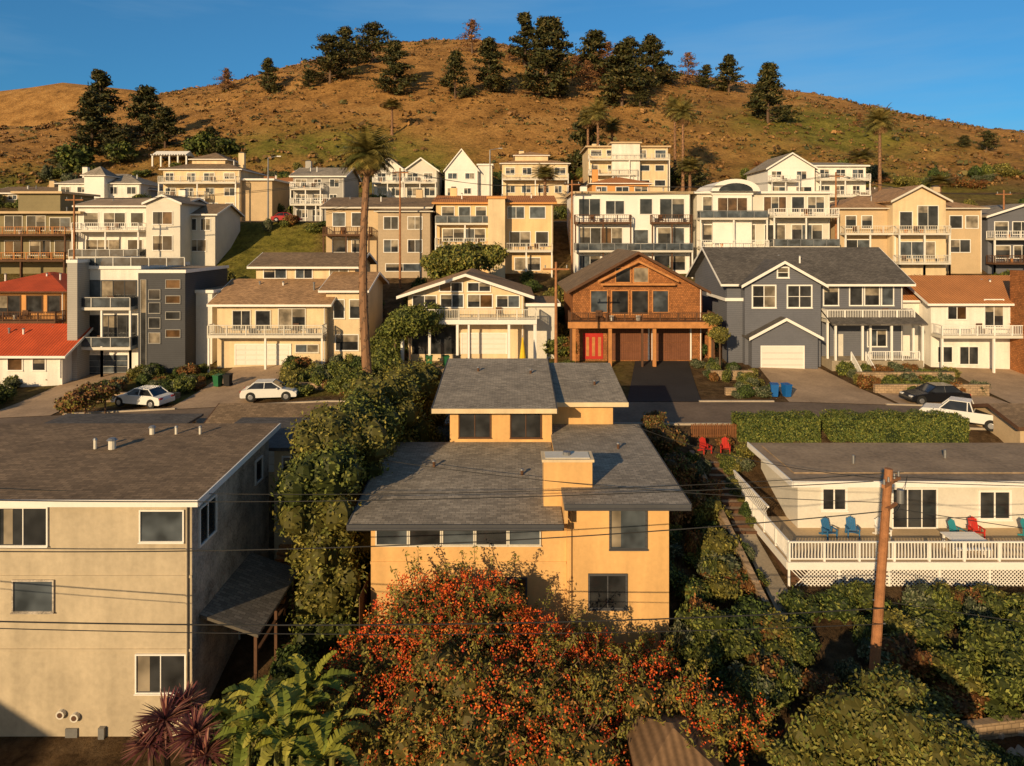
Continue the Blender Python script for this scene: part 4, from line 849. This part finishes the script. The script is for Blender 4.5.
def shrub(x, y, r, hr=None, kind=None, z=None):
    z = terr(x, y) if z is None else z
    o = put('shrub', sh[kind if kind is not None else rng.integers(0, 6)], (x, y, z-.1), (r, r, (hr or r)*1.1), rng.random()*6.28)
def region(x0, x1, y0, y1, n, r0, r1, kind=None):
    for _ in range(n): shrub(rng.uniform(x0, x1), rng.uniform(y0, y1), rng.uniform(r0, r1), rng.uniform(r0, r1), kind)
region(17.9, 22.0, 55.6, 66, 34, .4, 1.0); region(31, 41, 58.8, 64.5, 48, .5, 1.1); region(31.5, 40, 65, 66, 8, .6, 1.0)
region(-21, -13.5, 57, 66, 36, .6, 1.5); region(-37, -28.2, 59, 67, 40, .5, 1.2); region(2.8, 8.6, 58.5, 66.5, 24, .4, 1.0)
region(-50, -44, 56, 66, 14, .8, 1.6); region(50, 62, 56, 66, 12, .7, 1.4)
region(-60, 70, 81, 93, 90, .8, 1.9); region(-75, 90, 104, 108.5, 60, .8, 1.8); region(-100, 110, 118, 129, 90, .8, 2.2); region(-110, 120, 141, 152, 120, .9, 2.6)
region(4, 6.5, 69, 80, 8, 1, 2); region(17.5, 21, 69, 80, 12, .8, 1.8); region(-13.5, -11.5, 62, 78, 12, 1.2, 2.2, 0)
region(-11, 0, 78, 82, 8, 1.6, 2.6, 2); region(-40, -27, 79, 84, 8, 1.5, 2.4)
region(7.8, 11.6, 30, 46, 44, .6, 1.3); region(14.0, 15.2, 43, 46, 6, .5, .9); region(14.8, 30, 30.2, 33, 46, .6, 1.1); region(13.6, 15.3, 43, 45, 4, .4, .7)
region(11.6, 12.3, 33, 44, 20, .35, .7); region(13.55, 13.7, 38.5, 44, 12, .3, .55)
region(16, 32, 24, 31, 60, .4, 1.3); region(13, 16, 18, 30, 14, .6, 1.4); region(22, 34, 20, 26, 26, .7, 1.6); region(-10.5, -7.2, 21, 28.5, 22, .6, 1.4); region(-9.5, -7, 40, 48, 10, .8, 1.4)
region(-40, -20, 43, 44, 8, .7, 1.3); region(-38, -12, 47.6, 48, 8, .4, .7); region(7, 12.4, 27, 31, 20, .6, 1.3)
def hedge(x0, x1, y0, y1, z0, z1, n, cols=G1):
    f = Fol(); k = n; fc = rng.random(k); P = np.stack([rng.uniform(x0, x1, k), rng.uniform(y0, y1, k), rng.uniform(z0, z1, k)], 1); Nn = rng.normal(size=(k, 3))*.5
    a = fc < .4; P[a, 2] = z1+rng.normal(size=a.sum())*.05; Nn[a, 2] += 1
    b_ = (fc >= .4) & (fc < .85); P[b_, 1] = y0+rng.normal(size=b_.sum())*.05; Nn[b_, 1] -= 1
    c_ = fc >= .85; P[c_, 0] = np.where(rng.random(c_.sum()) < .5, x0, x1); Nn[c_, 0] += np.where(P[c_, 0] == x0, -1, 1)
    P += np.array([[noise.noise(p)*.22 for p in P*1.1]]).reshape(-1, 1)*np.array([0, 1, 1])
    C = np.array(cols)[rng.integers(0, len(cols), k)]*rng.uniform(.6, 1.3, (k, 1)); f.leaves(P, Nn, rng.uniform(.05, .1, k), C)
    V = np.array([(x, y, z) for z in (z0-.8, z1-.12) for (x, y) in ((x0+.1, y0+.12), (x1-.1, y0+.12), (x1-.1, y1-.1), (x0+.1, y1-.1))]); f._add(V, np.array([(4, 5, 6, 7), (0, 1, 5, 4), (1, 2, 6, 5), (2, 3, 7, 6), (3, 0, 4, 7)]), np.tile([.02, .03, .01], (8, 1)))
    put('clipped_hedge', f.mesh('clipped_hedge'), (0, 0, 0))
hedge(15.3, 20.8, 46.0, 47.8, 2.6, 4.6, 9000, G2+G1); hedge(21.5, 30.8, 46.0, 47.8, 2.6, 4.65, 15000, G2+G1); hedge(14.8, 30, 33, 33.85, -1.3, -.9, 6000)
f = Fol()
for (x, y, zt_, r) in [(-8.4, 30.5, 7.9, 1.9), (-8.6, 32.5, 8.5, 2.1), (-8.6, 34.7, 8.6, 2.2), (-8.3, 37, 8.7, 2.3), (-7.9, 39.3, 8.8, 2.5), (-7.3, 41.6, 8.9, 2.6), (-7.0, 44, 8.9, 2.5), (-6.6, 46, 8.6, 2.2)]:
    z0 = float(terr_s(x, y)); z = zt_
    while z > z0+.5:
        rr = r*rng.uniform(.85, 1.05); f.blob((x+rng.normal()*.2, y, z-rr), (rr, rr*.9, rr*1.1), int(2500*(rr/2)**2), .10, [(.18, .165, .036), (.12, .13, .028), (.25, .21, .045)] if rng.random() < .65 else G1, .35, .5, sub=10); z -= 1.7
    f.tube([(x, y, z0-.3), (x, y, z0+2)], [.2, .15], BARK)
put('tall_hedge', f.mesh('tall_hedge'), (0, 0, 0))
f = Fol(); RED = [(.66, .10, .02), (.70, .18, .03), (.55, .06, .02)]
FB = [(425, 640, 27, 58), (478, 632, 27, 52), (375, 680, 25.5, 48), (450, 700, 24, 68), (530, 668, 26.5, 50), (520, 715, 24, 60), (590, 705, 25, 48), (650, 715, 25, 48), (708, 728, 24, 40), (395, 745, 23, 58), (480, 765, 22, 60), (570, 765, 22.5, 52), (345, 720, 24, 40), (750, 735, 25, 30), (600, 668, 27.5, 30), (655, 672, 27.5, 26), (620, 745, 24.5, 40), (700, 760, 23, 40)]
for (u, v, y, rp) in FB:
    r = rp*y/F; x = (u-512)/F*y; z = CH+(HV-v)*y/F
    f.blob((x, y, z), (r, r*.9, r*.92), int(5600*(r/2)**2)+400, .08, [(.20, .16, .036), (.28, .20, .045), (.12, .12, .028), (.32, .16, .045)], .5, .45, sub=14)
    k = int(190*(r/2)**2*(1.5 if v < 700 else .75)); D = rng.normal(size=(k, 3)); D /= np.linalg.norm(D, axis=1, keepdims=True); D[:, 2] = np.abs(D[:, 2])
    P0 = np.array([x, y, z])+D*np.array([r, r*.9, r])*rng.uniform(.88, 1.12, (k, 1))
    P = np.repeat(P0, 9, 0)+rng.normal(size=(k*9, 3))*.075; f.leaves(P, rng.normal(size=(k*9, 3)), .042, np.array(RED)[rng.integers(0, 3, k*9)]*rng.uniform(.6, 1.2, (k*9, 1)), .8)
    f.tube([(x, y, -3), (x+.2, y, z)], [.12, .06], BARK)
    for _ in range(16):
        a = rng.random()*6.28; e = np.array((x+math.cos(a)*r*rng.uniform(.3, 1.1), y+math.sin(a)*r*.9, z+r*rng.uniform(.7, 1.28))); f.tube([(x, y, z), tuple(e)], [.03, .012], BARK, 4)
        for q in range(16):
            pq = np.array([x, y, z])+(e-np.array([x, y, z]))*rng.uniform(.75, 1.03); f.leaves(pq[None]+rng.normal(size=(2, 3))*.08, rng.normal(size=(2, 3)), .08, np.array([(.24, .20, .04), (.15, .14, .03)]), .4)
put('red_berry_shrub', f.mesh('red_berry_shrub'), (0, 0, 0))
def bigbush(name, lst, cols, leaf=.09, dens=4500):
    f = Fol()
    for (u, v, y, rp) in lst:
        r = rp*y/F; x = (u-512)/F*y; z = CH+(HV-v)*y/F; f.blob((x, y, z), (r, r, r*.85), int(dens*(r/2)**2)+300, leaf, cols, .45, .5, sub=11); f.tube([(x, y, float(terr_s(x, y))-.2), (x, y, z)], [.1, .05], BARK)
    put(name, f.mesh(name), (0, 0, 0))
bigbush('leafy_tree', [(880, 722, 22, 54), (930, 748, 21.5, 50), (835, 745, 22, 42), (900, 692, 23, 28), (805, 765, 22, 34), (970, 765, 21, 34)], G3+G1, .08, 6500)
bigbush('garden_bush', [(705, 628, 30, 28), (735, 650, 29, 24), (700, 660, 28.5, 28), (755, 690, 27, 28), (775, 660, 29, 20)], G1, .08); bigbush('garden_bush', [(715, 545, 36, 22), (705, 510, 39, 20), (722, 575, 34, 16)], G3, .08)
bigbush('garden_bush', [(665, 440, 44, 22), (680, 470, 41, 20), (690, 500, 39, 16), (655, 422, 46, 14)], [(.14, .09, .03), (.22, .11, .04), (.11, .12, .03)], .09)
bigbush('garden_bush', [(800, 612, 32, 24), (840, 608, 32, 22), (795, 640, 30, 22), (880, 612, 32, 20), (930, 615, 32, 24), (985, 612, 32, 26)], G2+G1, .08); bigbush('garden_tree', [(410, 322, 66, 24), (395, 330, 65, 18), (430, 320, 66.5, 20)], G1, .14)
bigbush('garden_tree', [(1000, 650, 28, 34), (1030, 690, 26, 34), (960, 668, 28, 22)], G1, .09)
bigbush('garden_tree', [(465, 262, 83, 26), (440, 268, 83, 20), (490, 258, 84, 18)], G1+G3, .2, 2500); bigbush('garden_tree', [(720, 335, 64.5, 12), (712, 320, 66, 10)], G3, .1)
bigbush('garden_tree', [(352, 382, 55, 20), (340, 370, 57, 14)], G1, .12); bigbush('garden_tree', [(85, 398, 53, 18), (70, 405, 53, 14), (105, 392, 54, 14)], BRN+G3, .12)
bigbush('hill_tree', [(205, 145, 160, 16), (225, 148, 160, 14), (75, 158, 150, 18), (120, 152, 155, 16), (725, 148, 180, 22)], G1+G2, .5, 300)
t = Thing('garden_stones', (20, 24, -2))
for _ in range(260):
    x = rng.uniform(15.5, 21); y = rng.choice([23.6, 24.8, 26.4])+rng.normal()*.25; z = float(terr_s(x, y)); r = rng.uniform(.06, .2)
    t.xbox('stones', 'stone', (x, y, z+r*.3), (r*2, r*1.5, r*1.2), tuple(rng.uniform(-1, 1, 3)))
t.build(single=True, bevel=.04)

# palms
def palm(hh, fr=2.6, nf=46, cols=((.16, .14, .04), (.26, .20, .055)), skirt=True, tr=.28, bend=0):
    f = Fol()
    pts = [(bend*math.sin(k/10*3), 0, hh*k/10) for k in range(11)]; f.tube(pts, [tr*(1.4 if k == 0 else 1)*(1-.04*k) for k in range(11)], (.26, .14, .075), 10)
    for k in range(70):
        zz = hh*(k+.5)/70; kk = zz/hh*10; xx = bend*math.sin(kk/10*3); a = k*2.4; rr = tr*(1-.04*kk)*1.02
        f.leaves(np.array([[xx+math.cos(a+q)*rr, math.sin(a+q)*rr, zz+.05*q] for q in (0, 2.1, 4.2)]), np.array([[math.cos(a+q), math.sin(a+q), .2] for q in (0, 2.1, 4.2)]), .18, np.tile([.16, .09, .05], (3, 1)), .6)
    top = np.array(pts[-1])
    for i in range(nf):
        a = i*2.4+rng.normal()*.2; el = 1.35-2.45*(i/nf); ln = fr*rng.uniform(.8, 1.1)*(1 if el > -.3 else .7)
        P = []; p = top.copy(); d = np.array([math.cos(a)*math.cos(el), math.sin(a)*math.cos(el), math.sin(el)]); n = 9
        P.append(p.copy())
        for k in range(n): p = p+d*ln/n; d = d+np.array([0, 0, -.13]); d /= np.linalg.norm(d); P.append(p.copy())
        P = np.array(P); side = np.array([-math.sin(a), math.cos(a), 0]); old = el < -.45
        col = np.array((.26, .15, .065)) if old else np.array(cols[rng.integers(0, len(cols))])
        for k in range(1, n+1):
            w = fr*.27*math.sin(math.pi*min(1, (k+.8)/(n+1.5)))+.06; dd = (P[k]-P[k-1])
            for sgn in (-1, 1):
                for q in (0, .5):
                    c0 = P[k-1]+dd*q; tip = c0+side*sgn*w+dd*.9+np.array([0, 0, -w*.45]); wd = dd*.42
                    V = np.array([c0, c0+wd, tip+wd*.25, tip]); f._add(V, np.array([[0, 1, 2, 3]]), np.tile(col*rng.uniform(.6, 1.3), (4, 1)))
    return f
pm = palm(12, 2.7, 60).mesh('palm_tree'); x = -143/F*56; zb = terr(x, 58)
big = palm(CH+90*56/F-zb-.6, 2.6, 120, ((.18, .15, .04), (.27, .20, .05), (.12, .12, .03)), True, .42, -.5).mesh('palm_tree_tall'); put('palm_tree', big, (x, 56, zb-.2))
for (u, vb_, vt_, y) in [(598, 190, 112, 140), (588, 185, 118, 145), (675, 185, 108, 145), (683, 188, 112, 140), (612, 178, 125, 150), (880, 200, 120, 125), (788, 190, 155, 140), (862, 200, 155, 135), (320, 182, 160, 150), (392, 150, 104, 170), (546, 178, 160, 140), (690, 196, 165, 120), (545, 200, 172, 118), (940, 215, 180, 120)]:
    x = (u-512)/F*y; z = terr(x, y); zt_ = CH+(HV-vt_)*y/F; hh = max(3, zt_-z); o = put('palm_tree', pm, (x, y, z-.2), 1, rng.random()*6); o.scale = (1.25, 1.25, hh/12) if hh > 6 else (hh/8, hh/8, hh/12)
f = Fol()
for (u, v, y) in [(262, 705, 22.5), (300, 715, 22), (245, 735, 21.5), (330, 735, 22), (285, 745, 21), (235, 715, 23), (320, 760, 20.5), (275, 725, 21.6), (310, 690, 23)]:
    x = (u-512)/F*y; z = CH+(HV-v)*y/F; f.tube([(x, y, -3), (x+.1, y, z)], [.16, .09], (.18, .18, .05), 8)
    for i in range(11):
        a = i*2.4+rng.normal()*.3; el = rng.uniform(.25, 1.25); ln = rng.uniform(1.1, 1.8); d = np.array([math.cos(a)*math.cos(el), math.sin(a)*math.cos(el), math.sin(el)]); p = np.array([x, y, z]); side = np.array([-math.sin(a), math.cos(a), 0]); n = 14; col = np.array([(.22, .22, .03), (.29, .27, .05), (.13, .16, .025)][rng.integers(0, 3)])
        PL = []
        for k in range(n+1):
            w = .21*math.sin(math.pi*min(1., (k+.3)/(n+.6)))**.6*(0 if k == 0 else 1)*rng.uniform(.8, 1.05)+.01
            PL.append((p.copy(), w)); p = p+d*ln/n; d = d+np.array([0, 0, -.11]); d /= np.linalg.norm(d)
        for k in range(n):
            for sgn in (-1, 1):
                dr = np.array([0, 0, .35+rng.normal()*.12])
                V = np.array([PL[k][0], PL[k+1][0], PL[k+1][0]+(side*sgn+dr)*PL[k+1][1], PL[k][0]+(side*sgn+dr)*PL[k][1]]); V[3] += (V[2]-V[3])*rng.uniform(0, .35)
                f._add(V, np.array([[0, 1, 2, 3]]), np.tile(col*rng.uniform(.75, 1.2), (4, 1)))
put('banana_plant', f.mesh('banana_plant'), (0, 0, 0))
f = Fol()
for (u, v, y, r) in [(165, 720, 22.5, 1.05), (195, 735, 22, .9), (150, 745, 22, .85), (185, 705, 23.2, .8), (205, 755, 21.5, .8)]:
    x = (u-512)/F*y; z = CH+(HV-v)*y/F; f.tube([(x+.2, y, -3), (x, y, z)], [.12, .08], BARK)
    for i in range(130):
        d = rng.normal(size=3); d[2] = abs(d[2])*.9-.25; d /= np.linalg.norm(d); side = np.cross(d, [0, 0, 1]); side /= max(1e-5, np.linalg.norm(side)); c0 = np.array([x, y, z]); col = np.array([(.14, .04, .045), (.20, .07, .06), (.28, .13, .09)][rng.integers(0, 3)])
        m_ = c0+d*r*.55; e = c0+d*r+np.array([0, 0, -.12*r]); w = side*.035
        V = np.array([c0-w*.6, c0+w*.6, m_+w, m_-w, e+w*.1, e-w*.1]); f._add(V, np.array([[0, 1, 2, 3], [3, 2, 4, 5]]), np.tile(col*rng.uniform(.7, 1.3), (6, 1)))
put('cordyline_plant', f.mesh('cordyline_plant'), (0, 0, 0))

# ------------------------------------------------------------------ light, sky, camera
EL = 17; AZ = 208
w = bpy.data.worlds.new('World'); scene.world = w; w.use_nodes = True
nt = w.node_tree; N = nt.nodes; L = nt.links; bg = N['Background']
sk = N.new('ShaderNodeTexSky'); sk.sky_type = 'NISHITA'; sk.sun_disc = False; sk.sun_elevation = math.radians(EL); sk.sun_rotation = math.radians(AZ); sk.altitude = 50; sk.air_density = 1.0; sk.dust_density = .2; sk.ozone_density = 3
tcw = N.new('ShaderNodeTexCoord'); sx = N.new('ShaderNodeSeparateXYZ'); L.new(tcw.outputs['Generated'], sx.inputs[0])
# view-side sky tinted deep blue, darker at the horizon; sunward half tinted warm
rp = N.new('ShaderNodeValToRGB'); e_ = rp.color_ramp.elements; e_[0].position = 0.0; e_[0].color = (.20, .62, .92, 1); e_[1].position = .40; e_[1].color = (.46, .98, 1.18, 1); L.new(sx.outputs[2], rp.inputs[0])
ym = N.new('ShaderNodeMapRange'); ym.inputs['From Min'].default_value = -.25; ym.inputs['From Max'].default_value = .35; L.new(sx.outputs[1], ym.inputs['Value'])
tn = N.new('ShaderNodeMix'); tn.data_type = 'RGBA'; L.new(ym.outputs[0], tn.inputs[0]); tn.inputs[6].default_value = (1.15, .92, .70, 1); L.new(rp.outputs[0], tn.inputs[7])
hs = N.new('ShaderNodeMix'); hs.data_type = 'RGBA'; hs.blend_type = 'MULTIPLY'; hs.inputs[0].default_value = 1; L.new(sk.outputs[0], hs.inputs[6]); L.new(tn.outputs[2], hs.inputs[7])
mp = N.new('ShaderNodeMapping'); mp.inputs['Scale'].default_value = (1.2, 1.2, 9); mp.inputs['Rotation'].default_value = (0, .25, 0); L.new(tcw.outputs['Generated'], mp.inputs[0])
n = N.new('ShaderNodeTexNoise'); n.inputs['Scale'].default_value = 2.2; n.inputs['Detail'].default_value = 8; L.new(mp.outputs[0], n.inputs['Vector'])
r = N.new('ShaderNodeValToRGB'); r.color_ramp.elements[0].position = .48; r.color_ramp.elements[0].color = (0, 0, 0, 1); r.color_ramp.elements[1].position = .8; r.color_ramp.elements[1].color = (.35, .35, .35, 1); L.new(n.outputs['Fac'], r.inputs[0])
mx = N.new('ShaderNodeMix'); mx.data_type = 'RGBA'; L.new(r.outputs[0], mx.inputs[0]); L.new(hs.outputs[2], mx.inputs[6]); mx.inputs[7].default_value = (3, 4.6, 6, 1)
L.new(mx.outputs[2], bg.inputs['Color']); bg.inputs['Strength'].default_value = .10
sd = bpy.data.lights.new('sun', 'SUN'); sd.energy = 5; sd.angle = math.radians(.5); sd.color = (1, .73, .41)
so = bpy.data.objects.new('sun', sd); scene.collection.objects.link(so)
a = math.radians(AZ); e = math.radians(EL); dirv = Vector((math.sin(a)*math.cos(e), math.cos(a)*math.cos(e), math.sin(e)))
so.rotation_euler = dirv.to_track_quat('Z', 'Y').to_euler(); so.location = dirv*100
cd = bpy.data.cameras.new('camera'); cd.lens = 24.0; cd.sensor_width = 36; cd.shift_y = -148/1024; cd.clip_end = 20000; cd.clip_start = .5
co_ = bpy.data.objects.new('camera', cd); co_.location = (0, 0, CH); co_.rotation_euler = (math.pi/2, 0, 0); scene.collection.objects.link(co_); scene.camera = co_
scene.view_settings.view_transform = 'Standard'; scene.view_settings.look = 'None'; scene.view_settings.exposure = 0
